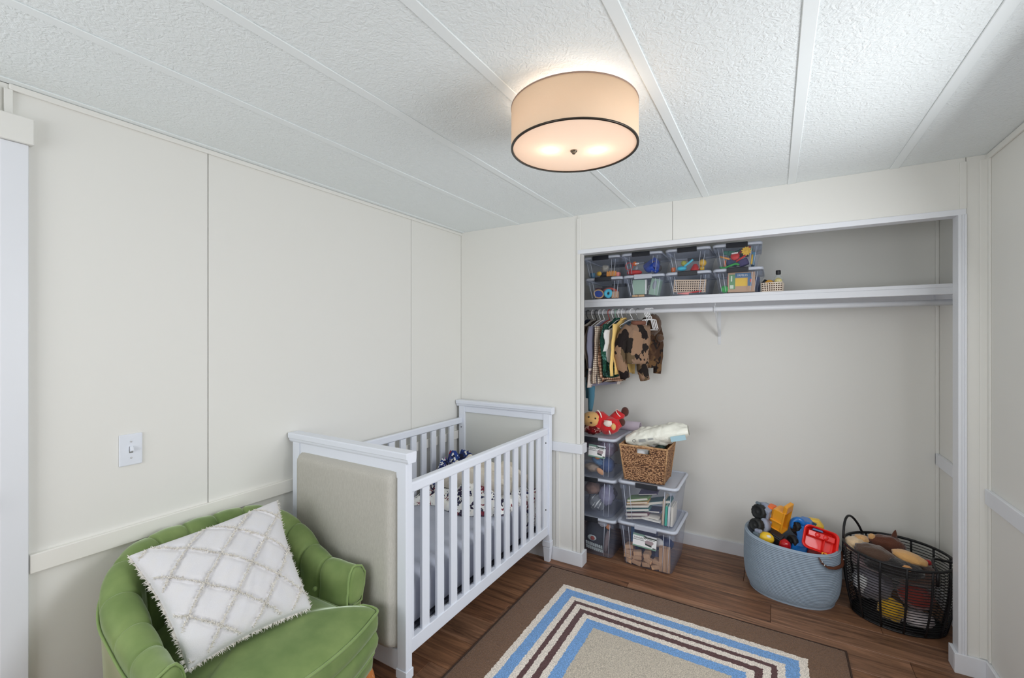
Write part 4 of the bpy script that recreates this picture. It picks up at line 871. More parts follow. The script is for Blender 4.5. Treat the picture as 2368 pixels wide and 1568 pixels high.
# clothes in the left bins
def lump(name,label,cat,c,r,mt,seed=0,l_=.22,rot=(0,0,0),group=None,freq=2.6):
    return put(obj(name,G().ball((0,0,0),r,28,18,lump=l_,seed=seed,freq=freq),mt,smooth=True),label,cat,c[0],c[1],c[2],rot,group)
fab=lambda n,c=(200,200,200): M('cloth_'+n,c,.9,bump=(60,.4,.004))
stripe=None
lump('folded_shirt','dusty purple shirt in the top left floor bin','clothes',(1.064,.262,.722),(.058,.052,.050),fab('mauve',(126,108,124)),2)
lump('folded_shirt','pink beige shirt behind the purple shirt in the top bin','clothes',(1.02,.35,.72),(.10,.07,.055),fab('rose',(150,122,122)),5)
lump('folded_trousers','dark blue jeans in the top left floor bin','clothes',(1.066,.256,.614),(.050,.05,.052),fab('denim',(44,68,112)),9)
lump('folded_shirt','dark maroon shirt at the top of the left bin','clothes',(.96,.27,.745),(.07,.05,.035),fab('maroon',(62,40,46)),4)
lump('folded_shirt','light blue denim shirt below the sticker of the left bin','clothes',(1.01,.225,.640),(.045,.03,.022),fab('lightdenim',(70,104,136)),7,rot=(0,30,0))
lump('fuzzy_slipper','tan fuzzy slipper in the top left floor bin','slipper',(.965,.245,.585),(.055,.045,.030),fab('fuzzy',(162,144,126)),1,.15)
lump('wooden_spoon','small peach wooden paddle against the bin corner','toy',(1.038,.198,.578),(.030,.008,.018),C_('peach',(214,158,112),.5),1,.05,rot=(0,35,0))
lump('cloth_scrap','orange cloth scrap below the bin sticker','cloth',(1.015,.205,.668),(.018,.008,.012),fab('orange',(212,128,58)),1,.2)
# mid bin
ms=patterned('grey_stripe',[(0,(108,112,116)),(.62,(196,198,196))],18,'NOISE',.9,stretch=(5,.3,.5),distort=0)
lump('folded_shirt','grey striped shirt in the middle left floor bin','clothes',(.995,.235,.350),(.060,.05,.050),ms,3,.25,rot=(0,30,0))
lump('folded_shirt','lilac grey shirt in the middle left floor bin','clothes',(1.062,.260,.40),(.052,.052,.072),fab('lilac',(128,126,148)),6,.25)
lump('folded_trousers','brown trousers in the middle left floor bin','clothes',(.965,.245,.440),(.055,.05,.040),fab('cocoa',(128,100,86)),8)
lump('folded_trousers','dark brown trousers at the back of the middle bin','clothes',(1.0,.38,.38),(.09,.07,.07),fab('darkbrown',(66,54,52)),12)
# lower bin
t=lump('folded_shirt','black printed shirt in the lowest left floor bin','clothes',(1.0,.258,.13),(.088,.066,.115),fab('black',(30,34,42)),2,.15)
pr_=obj('shirt_print',G(),WHT,None) if False else None
mpr=M('shirt_print_white',(176,186,186),.8); g=G()
rp=random.Random(5)
for row_ in range(2):
    for i in range(9): g.cbox((-.060+.0135*i+.003*row_,-.0665+.0012*abs(i-4),-.055-.026*row_-.0016*i),(.010,.004,.021),(0,R(-10+rp.uniform(-8,8)),0))
obj('print_marks',g,mpr,t); obj('print_emblem',G().ball((-.020,-.0665,-.015),(.032,.004,.020)),mpr,t,smooth=True); obj('print_emblem',G().ball((-.014,-.070,-.016),(.016,.004,.014)),M('shirt_print_red',(150,60,44),.8),t,smooth=True)
lump('white_cloth','white cloth at the top of the lowest left bin','cloth',(1.045,.225,.222),(.050,.03,.022),fab('white',(186,188,196)),3,.3,rot=(0,20,0))
lump('cloth_scrap','orange cloth scrap at the right of the white cloth','cloth',(1.088,.214,.205),(.016,.010,.018),fab('orange'),2,.2)
lump('grey_sock','brownish grey sock standing in the lowest left bin','sock',(1.078,.215,.105),(.016,.02,.075),fab('taupe',(118,104,104)),2,.15,rot=(0,8,0))
# ================================================================ WICKER BASKET
def wick_mat():
    m=M('seagrass',(176,136,100),.85); nt=m.node_tree; b=nt.nodes['Principled BSDF']
    tc=N(nt,'ShaderNodeTexCoord'); v=N(nt,'ShaderNodeTexVoronoi'); v.inputs['Scale'].default_value=150; mp=N(nt,'ShaderNodeMapping'); mp.inputs['Scale'].default_value=(.6,.6,1.15); nt.links.new(tc.outputs['Object'],mp.inputs[0]); nt.links.new(mp.outputs[0],v.inputs['Vector'])
    r=ramp(nt,v.outputs['Distance'],[(0,(206,170,132)),(.35,(172,130,94)),(.62,(96,64,44)),(.9,(60,40,30))],'LINEAR'); nt.links.new(r.outputs[0],b.inputs['Base Color'])
    bp=N(nt,'ShaderNodeBump'); bp.invert=True; bp.inputs['Strength'].default_value=.9; bp.inputs['Distance'].default_value=.004; nt.links.new(v.outputs['Distance'],bp.inputs['Height']); nt.links.new(bp.outputs[0],b.inputs['Normal']); return m
mw=wick_mat()
wk=thing('wicker_basket','brown woven seagrass basket on the bin of picture books','basket',(1.336,.285,.5570),(0,0,R(0)))
bw0,bd0,bw1,bd1,bh=.250,.200,.302,.250,.232
def wl_(f,ins=0): return bw0+(bw1-bw0)*f-ins*2, bd0+(bd1-bd0)*f-ins*2
def wall_face(sx,sy):  # build each side as slab with optional handle hole
    pass
th=.007
def side_pts(ax,sg,f0,f1,a0,a1):
    """slab between heights f0,f1 and along fractions a0,a1"""
    P8=[]
    for ins in (0,th):
        for f_ in (f0,f1):
            w_,d_=wl_(f_,ins)
            for a in (a0,a1):
                if ax=='y': P8.append((a*w_,sg*d_/2,f_*bh))
                else: P8.append((sg*w_/2,a*d_,f_*bh))
    return P8
def slab(g,ax,sg,f0,f1,a0,a1): g.add(side_pts(ax,sg,f0,f1,a0,a1),[(0,1,3,2),(4,6,7,5),(0,4,5,1),(2,3,7,6),(0,2,6,4),(1,5,7,3)])
g=G()
for sg in (-1,1):
    slab(g,'y',sg,0,.80,-.5,.5); slab(g,'y',sg,.80,.955,-.5,-.14); slab(g,'y',sg,.80,.955,.14,.5); slab(g,'y',sg,.955,1,-.5,.5); slab(g,'x',sg,0,1,-.5,.5)
g.box(-bw0/2+.002,bw0/2-.002,-bd0/2+.002,bd0/2-.002,0,.008)
obj('body',g,mw,wk,bevel=.002)
mwr=M('seagrass_rope',(186,148,108),.85,bump=(90,.8,.003),var=(60,(130,94,64)))
obj('rim',G().tube([(-bw1/2,-bd1/2,bh),(bw1/2,-bd1/2,bh),(bw1/2,bd1/2,bh),(-bw1/2,bd1/2,bh)],.0065,8,closed=True),mwr,wk,smooth=True)
for sx in (-1,1):
    for sy in (-1,1): obj('corner_rope',G().tube([(sx*bw0/2,sy*bd0/2,.003),(sx*bw1/2,sy*bd1/2,bh)],.005,8),mwr,wk,smooth=True)
for sy in (-1,): obj('handle_edge',G().tube([(-.14*bw1,sy*.5*wl_(.955)[1],.955*bh),(.14*bw1,sy*.5*wl_(.955)[1],.955*bh),(.14*bw1,sy*.5*wl_(.8)[1],.80*bh),(-.14*bw1,sy*.5*wl_(.8)[1],.80*bh)],.003,6,closed=True),mwr,wk,smooth=True)
# bag in the wicker basket
bagm=M('bag_plastic',(222,220,208),.35,bump=(18,.7,.012),spec=.5)
bag=thing('plastic_bag','crumpled white plastic packet of nappies on the wicker basket','bag',(1.385,.29,.842),(0,R(-12),R(8)))
def bagf(u,v):
    x=-.19+.40*u; a=2*PI*v; w_=.085*(.86+.25*u)*(math.sin(PI*min(1,max(0,.06+.90*u)))**.25); h_=.052*(math.sin(PI*min(1,max(0,.04+.93*u)))**.4)*(1+.35*u)
    n_=noise.noise(Vector((u*4,math.cos(a)*1.5,math.sin(a)*1.5)))*.4+abs(noise.noise(Vector((u*9,math.cos(a)*2,math.sin(a)*2+4))))*.5
    return (x,math.cos(a)*w_*(1+.18*n_),math.sin(a)*h_*(1+.5*n_)+.01*u)
obj('packet',G().grid(bagf,60,48),bagm,bag,smooth=True)
obj('blue_panel',G().loft([[(x,y,z) for x,y in ((.10,-.098),(.19,-.088),(.19,-.093),(.10,-.103))] for z in (-.030,.002)]),M('bag_blue',(150,180,190),.4),bag)
g=G()
for i in range(4): g.box(-.10,-.055,-.089,-.086,.004-.005*i,.006-.005*i)
for i in range(3): g.box(-.04,-.005,-.096,-.092,.006-.005*i,.008-.005*i)
obj('print_marks',g,M('bag_ink',(120,124,130),.6),bag)
obj('emblem',G().tube([(-.130+.009*math.cos(2*PI*i/16),-.083,.001+.009*math.sin(2*PI*i/16)) for i in range(16)],.0014,6,closed=True),BLK,bag)
put(obj('nappy_pack',G().ball((0,0,0),(.085,.06,.030),20,12,lump=.15,seed=8),M('bag_cream',(220,206,186),.5),smooth=True),'cream packet inside the wicker basket','packet',1.285,.285,.745,(0,-6,0))
put(obj('dark_pouch',G().box(-.05,.05,-.05,.05,-.018,.018),C_('bottle_green',(20,42,38)),bevel=.012),'dark green pouch tucked under the white packet','pouch',1.405,.275,.762,(0,-30,0))
put(obj('grey_packet',G().ball((0,0,0),(.06,.04,.04),20,12,lump=.2,seed=2),M('bag_grey',(190,192,194),.5),smooth=True),'pale grey packet seen through the basket handle hole','packet',1.30,.215,.735)
# ================================================================ MAUVE ROLL and PLUSH
t=thing('paper_roll','mauve paper roll lying on the top left floor bin','roll',(1.115,.50,.8155),(0,0,0))
g=G().loft([[(x,r*math.cos(a_:=2*PI*i/28),.0345+r*math.sin(a_)) for i in range(28)] for x,r in ((-.15,.030),(-.15,.034),(.118,.034),(.118,.028),(.10,.028))],False)
obj('paper',g,M('mauve_paper',(184,172,184),.6),t,smooth=True); obj('core',G().tube([(-.14,0,.0345),(.112,0,.0345)],.018,16),M('roll_core',(110,104,110),.7),t,smooth=True)
pl=thing('plush_toy','red suited plush toy with tan face lying on the top left bin','toy',(1.02,.30,.816))
PR=M('plush_red',(186,24,30),.9,sheen=.4,bump=(90,.4,.003)); PT=M('plush_tan',(204,160,100),.9,sheen=.4,bump=(90,.4,.003)); PW=M('plush_white',(224,206,196),.9); PB=M('plush_brown',(74,38,30),.9,sheen=.3); PM=patterned('plush_plaid',[(0,(88,18,22)),(.5,(120,20,24)),(.62,(34,14,16)),(.8,(186,150,140))],60,'VORONOI',.9)
Q=lambda n,g,m_,**k: obj(n,g,m_,pl,smooth=True,world=True,**k)
Q('body',G().ball((1.072,.275,.882),(.078,.062,.060),24,16,lump=.12,seed=1),PR); Q('hood',G().ball((1.005,.275,.905),(.070,.060,.072),24,16,lump=.1,seed=3),PR)
Q('face',G().ball((.960,.245,.918),(.072,.050,.056),24,16,lump=.05,seed=6),PT); Q('face_trim',G().tube([(1.000+.036*math.cos(a),.222-.012*math.sin(a)*0+.01,.922+.066*math.sin(a)) for a in [R(x) for x in range(-70,95,12)]],.0045,8),PW)
for x,z in ((.955,.952),(1.000,.945)): Q('eye',G().ball((x,.199 if x<.98 else .207,z-.01),.006,10,8),BLK)
Q('nose',G().ball((.975,.192,.905),(.008,.006,.007),10,8),PB)
Q('scarf',G().ball((.965,.240,.850),(.068,.050,.032),24,12,lump=.25,seed=9,freq=4),PM)
Q('leg',G().tube([(1.08,.31,.90),(1.12,.34,.94),(1.135,.35,.968)],[.040,.042,.036],14),PR); Q('foot',G().ball((1.160,.365,.972),(.026,.030,.034),16,12),PB); Q('leg_trim',G().tube([(1.128+.022*math.cos(a),.335+.034*math.sin(a),.962-.026*math.cos(a)) for a in [2*PI*i/20 for i in range(20)]],.0035,6,closed=True),PW)
Q('leg',G().tube([(1.10,.285,.880),(1.145,.30,.905)],[.036,.030],14),PR); Q('foot',G().ball((1.150,.320,.905),(.024,.028,.028),16,12),PB)
Q('patch',G().ball((1.085,.216,.905),(.030,.010,.020),16,10,lump=.3,seed=2),PW); Q('paw',G().ball((1.118,.232,.885),(.018,.016,.024),14,10),PT)
Q('trim',G().tube([(1.06,.212,.925),(1.085,.213,.926),(1.11,.222,.923)],.003,6),PW); Q('trim',G().tube([(1.095,.214,.86),(1.10,.214,.845),(1.10,.222,.832)],.004,6),PW)
# ================================================================ CLOTHES ON THE ROD
RY,RZ=.40,1.676
def hanger(x,mt,label,rot=0,group=None,w_=.17,drop=.075,hookonly=False,r=.0028):
    t=thing('clothes_hanger',label,'hanger',(x,RY,RZ),(0,0,R(rot)),group)
    hk=[(0,.0185*math.cos(a),.0185*math.sin(a)+.002) for a in [R(d) for d in range(-20,181,20)]]
    hk=[(0,y,z) for _,y,z in hk]+[(0,-.0185,-.012),(0,-.010,-.030),(0,0,-.042),(0,0,-.055)]
    obj('hook',G().tube(hk,r*.9,8),mt,t,smooth=True)
    obj('frame',G().tube([(0,0,-.055),(0,.03,-.062),(0,w_*.9,-.055-drop),(0,w_,-.066-drop),(0,w_*.95,-.075-drop),(0,-w_*.95,-.075-drop),(0,-w_,-.066-drop),(0,-w_*.9,-.055-drop),(0,-.03,-.062)],r,8,closed=True),mt,t,smooth=True)
    return t
def garment(name,label,cat,x,ztop,zhem,mt,hw=.155,th_=.020,sl=.30,slw=.030,rot=0,seed=0,sleeve_mt=None,cuff_mt=None,hood=None,splay=.02,cuffz=None):
    t=thing(name,label,cat,(x,RY,ztop),(0,0,R(rot))); H_=ztop-zhem; N_=40
    rings=[]
    for k in range(19):
        f=k/18; z=-H_*f
        wy=.035+(hw-.035)*min(1,(f/.10))**.8 if f<.10 else hw*(1-.10*math.sin((f-.1)*PI)*.6+.04*f)
        tx=th_*.32*(.55+.45*min(1,f/.12))*(1+.25*f); ring=[]
        for i in range(N_):
            a=2*PI*i/N_; fold=1+.25*f*math.sin(a*7+seed)+.2*noise.noise(Vector((math.cos(a)*2+seed,math.sin(a)*2,f*4)))
            c_,s_=math.cos(a),math.sin(a)
            ring.append((tx*c_*fold+.008*math.sin(f*5+seed)*f,wy*math.copysign(abs(s_)**.8,s_)*(1+.03*math.sin(f*9+seed)),z+(.012*math.sin(a*3+seed) if k==18 else 0)-.022*abs(s_)**1.2*min(1,f/.1+.2 if f<.1 else 1)*(1 if f<.12 else .0)))
        rings.append(ring)
    obj('body',G().loft(rings,True,True),mt,t,smooth=True)
    obj('collar',G().tube([(th_*.75*math.cos(a),.034*math.sin(a),-.004+.006*math.cos(2*a)) for a in [2*PI*i/20 for i in range(20)]],.006,8,closed=True),sleeve_mt or mt,t,smooth=True)
    for sg in (-1,1):
        pts_=[];rad=[]
        n_=16
        for k in range(n_+1):
            f=k/n_; y=sg*(hw-.022+ .030*math.sin(min(1,f*2.2)*PI/2)+.010*math.sin(f*6+seed)); z=-.030-sl*f-.010; xx=splay*math.sin(f*3+seed)*f+.004*noise.noise(Vector((f*9,seed,sg)))
            pts_.append((xx,y,z)); rad.append(slw*(1-.32*f)*(1+.10*noise.noise(Vector((f*14,seed+sg,1)))))
        g=G(); N2=20; rg2=[]
        for (px_,py_,pz_),rr_ in zip(pts_,rad):
            rg2.append([(px_+rr_*.40*math.cos(2*PI*i/N2)*(1+.22*noise.noise(Vector((math.cos(2*PI*i/N2)*2,math.sin(2*PI*i/N2)*2,pz_*22+seed)))),py_+rr_*1.05*math.sin(2*PI*i/N2),pz_) for i in range(N2)])
        if cuff_mt:
            c0=int(n_*.70); obj('sleeve',G().loft(rg2[:c0+1]),sleeve_mt or mt,t,smooth=True); obj('cuff',G().loft([[(a_*1.0,b_*1.0,c_) for a_,b_,c_ in r_] for r_ in rg2[c0:]]),cuff_mt,t,smooth=True)
        else: obj('sleeve',g.loft(rg2),sleeve_mt or mt,t,smooth=True)
    return t
hw_=M('hanger_white',(220,220,222),.35); hr=M('hanger_red',(150,44,40),.4); hg=M('hanger_green',(110,150,130),.4); hm=M('hanger_wire',(150,150,150),.35,metal=.8); hk_=M('hanger_black',(30,30,32),.4)
camo=patterned('camo_green',[(0,(26,62,50)),(.4,(20,44,44)),(.6,(38,88,66)),(.8,(96,140,136)),(.88,(22,38,42))],48,'VORONOI',.85,distort=.1)
speck=patterned('speckled_knit',[(0,(60,56,54)),(.38,(142,136,128)),(.58,(84,78,74)),(.7,(176,170,160))],260,'NOISE',.95)
navyp=patterned('navy_flannel',[(0,(22,28,44)),(.5,(34,44,70)),(.72,(120,124,134)),(.78,(20,24,38))],55,'VORONOI',.9)
def plaid(name,c0,c1,c2,sc_):
    m=bpy.data.materials.new(name); m.use_nodes=True; nt=m.node_tree; b=nt.nodes['Principled BSDF']; b.inputs['Roughness'].default_value=.9; b.inputs['Specular IOR Level'].default_value=.15
    tc=N(nt,'ShaderNodeTexCoord'); outs=[]
    for ax in ('Z','Y'):
        wv=N(nt,'ShaderNodeTexWave'); wv.wave_type='BANDS'; wv.bands_direction=ax; wv.inputs['Scale'].default_value=sc_; wv.inputs['Distortion'].default_value=.4
        nt.links.new(tc.outputs['Object'],wv.inputs['Vector']); g_=N(nt,'ShaderNodeMath',operation='GREATER_THAN'); g_.inputs[1].default_value=.5; nt.links.new(wv.outputs['Fac'],g_.inputs[0]); outs.append(g_.outputs[0])
    a=N(nt,'ShaderNodeMath',operation='ADD'); nt.links.new(outs[0],a.inputs[0]); nt.links.new(outs[1],a.inputs[1]); d=N(nt,'ShaderNodeMath',operation='MULTIPLY'); d.inputs[1].default_value=.5; nt.links.new(a.outputs[0],d.inputs[0])
    r=ramp(nt,d.outputs[0],[(0,c0),(.3,c1),(.8,c2)]); nt.links.new(r.outputs[0],b.inputs['Base Color']); return m
plbe=plaid('beige_plaid',(226,214,198),(160,140,122),(112,94,84),22); plbr=plaid('brown_plaid',(200,170,146),(150,112,88),(104,72,58),14)
aztec=patterned('jacket_fleece',[(0,(128,104,86)),(.40,(140,112,90)),(.58,(38,33,31)),(.72,(108,82,66)),(.80,(94,78,58)),(.88,(34,28,28))],14,'VORONOI',.95,distort=.05,stretch=(1,1,.7),bumps=.8)
clothes=[
 ('shirt','navy flannel shirt at the far left end of the closet rod','shirt',.872,1.632,1.25,navyp,.15,.018,.30,.034,0,None,None,hk_,'black hanger'),
 ('sweater','grey speckled knit sweater hanging at the left of the rod','sweater',.912,1.632,1.22,speck,.155,.020,.32,.033,0,None,None,hw_,''),
 ('jacket','dark brown jacket behind the grey speckled sweater','jacket',.938,1.628,1.27,fab('espresso',(62,50,42)),.14,.015,.26,.026,0,None,None,hk_,''),
 ('shirt','taupe long sleeved shirt left of the purple grey sweatshirt','shirt',.966,1.626,1.18,fab('taupe2',(140,128,122)),.150,.014,.30,.026,0,None,None,hw_,''),
 ('sweatshirt','purple grey sweatshirt with cream printed cuffs','sweatshirt',.996,1.625,1.16,fab('purplegrey',(124,124,142)),.160,.018,.43,.036,0,None,patterned('cream_floral',[(0,(206,196,188)),(.62,(212,202,194)),(.80,(120,104,110))],60,'VORONOI',.9),hw_,''),
 ('shirt','beige gingham checked shirt in the middle of the rod','shirt',1.036,1.624,1.18,plbe,.155,.018,.40,.030,0,None,None,hr,''),
 ('shirt','brown plaid shirt between the gingham shirt and green camo','shirt',1.064,1.622,1.19,plbr,.140,.014,.36,.022,0,None,None,hw_,''),
 ('shirt','dark green camo shirt hanging behind the white shirt','shirt',1.088,1.640,1.22,camo,.150,.020,.34,.032,0,None,None,hg,''),
 ('shirt','white short sleeved shirt left of the yellow one','shirt',1.108,1.600,1.33,fab('offwhite',(206,206,204)),.150,.014,.15,.032,0,None,None,hw_,''),
 ('shirt','yellow long sleeved shirt near the brown jacket','shirt',1.133,1.640,1.25,fab('butter',(222,186,114)),.140,.016,.36,.026,0,None,None,hw_,''),
 ('shirt','slate blue shirt between the yellow shirt and brown jacket','shirt',1.165,1.620,1.32,fab('slate',(112,126,142)),.105,.012,.24,.018,0,None,None,hm,''),
]
hl=['black','white','black','white','white','dark red','white','pale green','white','white','grey wire']
for i,(nm,lb,ct,x,zt_,zh,mt,hw2,th2,sl2,sw2,ro,sm,cm,hmt,_) in enumerate(clothes):
    ro=-19 if i<9 else -12
    garment(nm,lb,ct,x+.006,zt_-.012,zh,mt,hw2,th2,sl2,sw2,ro,seed=i*1.7,cuff_mt=cm,splay=.008)
    hanger(x,hmt,'%s hanger holding the %s'%(hl[i],lb.split(' hanging')[0].split(' at the')[0].split(' behind')[0].split(' left of')[0].split(' with')[0].split(' in the')[0].split(' between')[0].split(' near')[0]),w_=hw2-.03,drop=.05,rot=ro)
# turned brown patterned jacket and the hooded one
jk=thing('jacket','tan and black patchwork fleece jacket turned towards the room','jacket',(1.256,.335,1.600),(0,0,R(-42)))
def jbody(g,w0,w1,L,d,seed):
    rings=[]
    for k in range(17):
        f=k/16; hwk=w0*(.38+.62*min(1,f/.16)) if f<.16 else w0+(w1-w0)*(f-.16)/.84
        rings.append([(d*math.cos(2*PI*i/36)*(.6+.4*min(1,f*5))*(1+.16*noise.noise(Vector((math.cos(2*PI*i/36)*2,math.sin(2*PI*i/36)*3,f*5+seed)))),hwk*math.copysign(abs(math.sin(2*PI*i/36))**.75,math.sin(2*PI*i/36)),-L*f) for i in range(36)])
    return g.loft(rings)
def sleeve_(pts_,rad,seed):
    rr_=[]
    P_=[Vector(p) for p in pts_]; out=[]; r2=[]
    n_=14
    for k in range(n_+1):
        f=k/n_*(len(P_)-1); i=min(len(P_)-2,int(f)); q_=f-i; out.append(P_[i].lerp(P_[i+1],q_)); r2.append((rad[i]*(1-q_)+rad[i+1]*q_)*(1+.12*noise.noise(Vector((f*3,seed,2)))))
    return G().tube(out,r2,18)
obj('body',jbody(G(),.092,.084,.285,.036,2),aztec,jk,smooth=True)
obj('sleeve',sleeve_([(.0,-.060,-.030),(-.030,-.100,-.11),(-.050,-.108,-.21),(-.060,-.088,-.30),(-.060,-.060,-.385)],[.036,.043,.043,.040,.034],1),aztec,jk,smooth=True)
obj('sleeve',sleeve_([(.0,.060,-.030),(-.032,.080,-.11),(-.052,.066,-.21),(-.058,.075,-.32),(-.055,.095,-.405)],[.034,.041,.041,.038,.033],3),aztec,jk,smooth=True)
obj('collar',G().tube([(.012+.028*math.cos(a),.040*math.sin(a),-.006) for a in [2*PI*i/18 for i in range(18)]],.015,10,closed=True),fab('rust',(112,74,60)),jk,smooth=True)
hanger(1.200,hw_,'white hanger holding the patchwork fleece jacket',w_=.10,drop=.04,rot=-42)
h2=thing('jacket','dark brown fleece jacket with fluffy hood at the right end','jacket',(1.296,.500,1.620),(0,0,R(-35)))
PBr=patterned('dark_fleece',[(0,(70,50,38)),(.45,(84,62,46)),(.62,(38,32,30)),(.78,(104,78,52))],16,'VORONOI',.95,distort=.1,bumps=.8)
obj('body',jbody(G(),.080,.075,.34,.036,6),PBr,h2,smooth=True)
for sg in (-1,1): obj('sleeve',sleeve_([(0,sg*.060,-.03),(.0,sg*.084,-.12),(.0,sg*.084,-.24),(.0,sg*.070,-.385)],[.030,.034,.032,.026],sg),PBr,h2,smooth=True)
fl_=M('hood_fleece',(84,62,46),.95,sheen=.3,bump=(120,.9,.006))
obj('hood',G().ball((.03,.005,-.035),(.050,.060,.075),24,16,lump=.2,seed=3),fl_,h2,smooth=True); obj('hood_ear',G().ball((.075,.03,-.130),(.028,.024,.026),14,10,lump=.1),fl_,h2,smooth=True); obj('hood_lining',G().ball((.015,-.045,-.02),(.040,.030,.035),16,12,lump=.2,seed=5),M('hood_lining',(44,38,32),.95),h2,smooth=True)
hanger(1.240,hm,'white hanger holding the hooded fleece jacket',w_=.08,drop=.04,rot=-35)
# four empty child hangers
for i,(x,ro) in enumerate(((1.302,-60),(1.312,-60),(1.323,-60),(1.334,-60))):
    hanger(x,hw_,('leftmost','second','third','rightmost')[i]+' of the four empty white hangers at the clothes end',rot=ro,group='empty white hangers on the closet rod',w_=.045,drop=.055,r=.0034)
# teal trousers hanging low at the left end
tr_=thing('trousers','teal blue trousers hanging low at the far left end','trousers',(.925,.33,1.35))
obj('leg',sleeve_([(0,0,.0),(0,-.01,-.15),(.004,-.014,-.29),(-.005,-.010,-.385)],[.032,.030,.024,.014],4),fab('teal',(70,116,136)),tr_,smooth=True); obj('leg',sleeve_([(-.03,.04,.0),(-.03,.04,-.15),(-.034,.04,-.30)],[.034,.030,.024],5),fab('teal'),tr_,smooth=True)
# ================================================================ ROPE BASKET
rc=(2.146,.385)
rb_=thing('rope_basket','pale blue coiled rope basket full of toy vehicles on the floor','basket',(rc[0],rc[1],0),(0,0,R(-4)))
mrope=M('rope_blue',(154,168,182),.9,bump=(260,.35,.001),var=(30,(146,160,174)),k=1.12)
RH=.315; nco=34; A0,B0,A1,B1=.229,.205,.233,.226
def el(a,A,B_): c_,s_=math.cos(a),math.sin(a); return (A*math.copysign(abs(c_)**.88,c_),B_*math.copysign(abs(s_)**.88,s_))
rings=[]
for j in range(nco*6+1):
    f=j/(nco*6); z=.004+RH*f
    bul=.0078*abs(math.sin(PI*j/6))**.7; wob=.007*math.sin(PI*f)
    A=A0+(A1-A0)*f+bul+wob+(-.03*(1-f)**8); B_2=B0+(B1-B0)*f+bul+wob+(-.03*(1-f)**8)
    rings.append([el(2*PI*i/96,A,B_2)+(z+.018*f**4*math.cos(2*2*PI*i/96)*0+.012*f**3*(-math.cos(2*PI*i/96-0.3)),) for i in range(96)])
inner=[[(x*.955,y*.95,z-.002) for x,y,z in r_] for r_ in rings[::-6]]
obj('coils',G().loft(rings+inner,False),mrope,rb_,smooth=True)
obj('base',G().loft([[el(2*PI*i/96,.215,.188)+(z,) for i in range(96)] for z in (.001,.010)]),mrope,rb_)
obj('rim',G().tube([(rings[-1][i][0]*.98,rings[-1][i][1]*.98,rings[-1][i][2]) for i in range(96)],.0062,8,closed=True),mrope,rb_,smooth=True)
mlea=M('leather',(86,50,34),.5)
def rimp(a,dz=0,out=.0): x,y=el(R(a),A1+out,B1+out); return (x,y,RH+dz+.012*(-math.cos(R(a)-.3)))
hdl=obj('handle',G().tube([rimp(-58,-.002,.008),rimp(-55,-.028,.012),rimp(-48,-.048,.020),rimp(-38,-.052,.024),rimp(-22,-.052,.024),rimp(-14,-.048,.020),rimp(-8,-.028,.012),rimp(-5,-.002,.008)],.0085,8,flat=.35),mlea,rb_,smooth=True,label='brown leather handle')
for a,dz in ((-56,-.018),(-53,-.034),(-7,-.018),(-10,-.034)): obj('rivet',G().ball(rimp(a,dz,.022),.0045,10,8),M('rivet_metal',(190,190,188),.25,metal=.9),rb_,smooth=True)
# ---- toy vehicles
def wheel(name,c,r,w_,mt,hubm,parent,ax=(0,1,0),world=True,tread=14):
    q_=Vector((0,0,1)).rotation_difference(Vector(ax)).to_matrix().to_4x4(); mt4=Matrix.Translation(c)@q_
    g=G(); n_=56; R_=[]
    for rr_,z in ((r*.25,w_*.5),(r*.55,w_*.42),(r*.62,w_*.5),(r*.80,w_*.5),(r*.97,w_*.38),(r,w_*.2),(r,-w_*.2),(r*.97,-w_*.38),(r*.8,-w_*.5),(.001,-w_*.5)):
        R_.append([((rr_*(1-.04*(i%4<2)*(rr_>r*.9)))*math.cos(2*PI*i/n_),(rr_*(1-.04*(i%4<2)*(rr_>r*.9)))*math.sin(2*PI*i/n_),z) for i in range(n_)])
    g.loft([R_[0]]+R_[1:],True,True,mt4); o=obj(name,g,mt,parent,world=world,smooth=True)
    g=G().lathe([(.001,w_*.52),(r*.18,w_*.52),(r*.26,w_*.44),(r*.26,w_*.40)],20,mt4); obj('hub',g,hubm,o,world=world,smooth=True); return o
TRB=M('tyre_black',(30,32,32),.55); HUB=M('hub_dark',(44,46,46),.5); TG=M('truck_grey',(136,142,158),.4); TY=M('truck_yellow',(236,180,44),.35,coat=.3); TO=M('truck_orange',(230,150,36),.35,coat=.3); TOD=M('truck_deep_orange',(226,100,34),.4)
tk=thing('toy_dump_truck','yellow toy dump truck with big black wheels and orange bed, nose down','toy truck',(2.03,.36,.36))
T_=lambda n,g,m_,**k: obj(n,g,m_,tk,world=True,**k)
tk.location=(2.03,.36,.36); axd=Vector((-.55,-.80,.18)).normalized()
wheel('wheel',(1.975,.375,.430),.045,.045,TRB,HUB,tk,axd); wheel('wheel',(1.962,.318,.367),.040,.045,TRB,HUB,tk,axd)
q4=Vector((0,0,1)).rotation_difference(axd).to_matrix().to_4x4()
T_('fender',G().lathe([(.001,-.004),(.050,-.004),(.053,-.012),(.053,-.040),(.001,-.040)],36,Matrix.Translation((1.985,.392,.430))@q4),TG,smooth=True); T_('fender',G().lathe([(.001,-.004),(.045,-.004),(.048,-.012),(.048,-.04),(.001,-.04)],36,Matrix.Translation((1.975,.334,.364))@q4),TG,smooth=True)
T_('chassis',G().cbox((2.010,.40,.40),(.05,.08,.13),(R(10),R(14),R(-20))).cbox((2.022,.365,.375),(.03,.03,.03),(0,R(20),R(-20))),TG,bevel=.006)
T_('tail_light',G().cbox((1.968,.385,.478),(.026,.02,.014),(0,R(10),R(-20))),M('truck_slate',(92,104,112),.5),bevel=.003)
T_('orange_base',G().cbox((2.032,.415,.415),(.040,.07,.11),(0,R(8),R(-20))),TOD,bevel=.008)
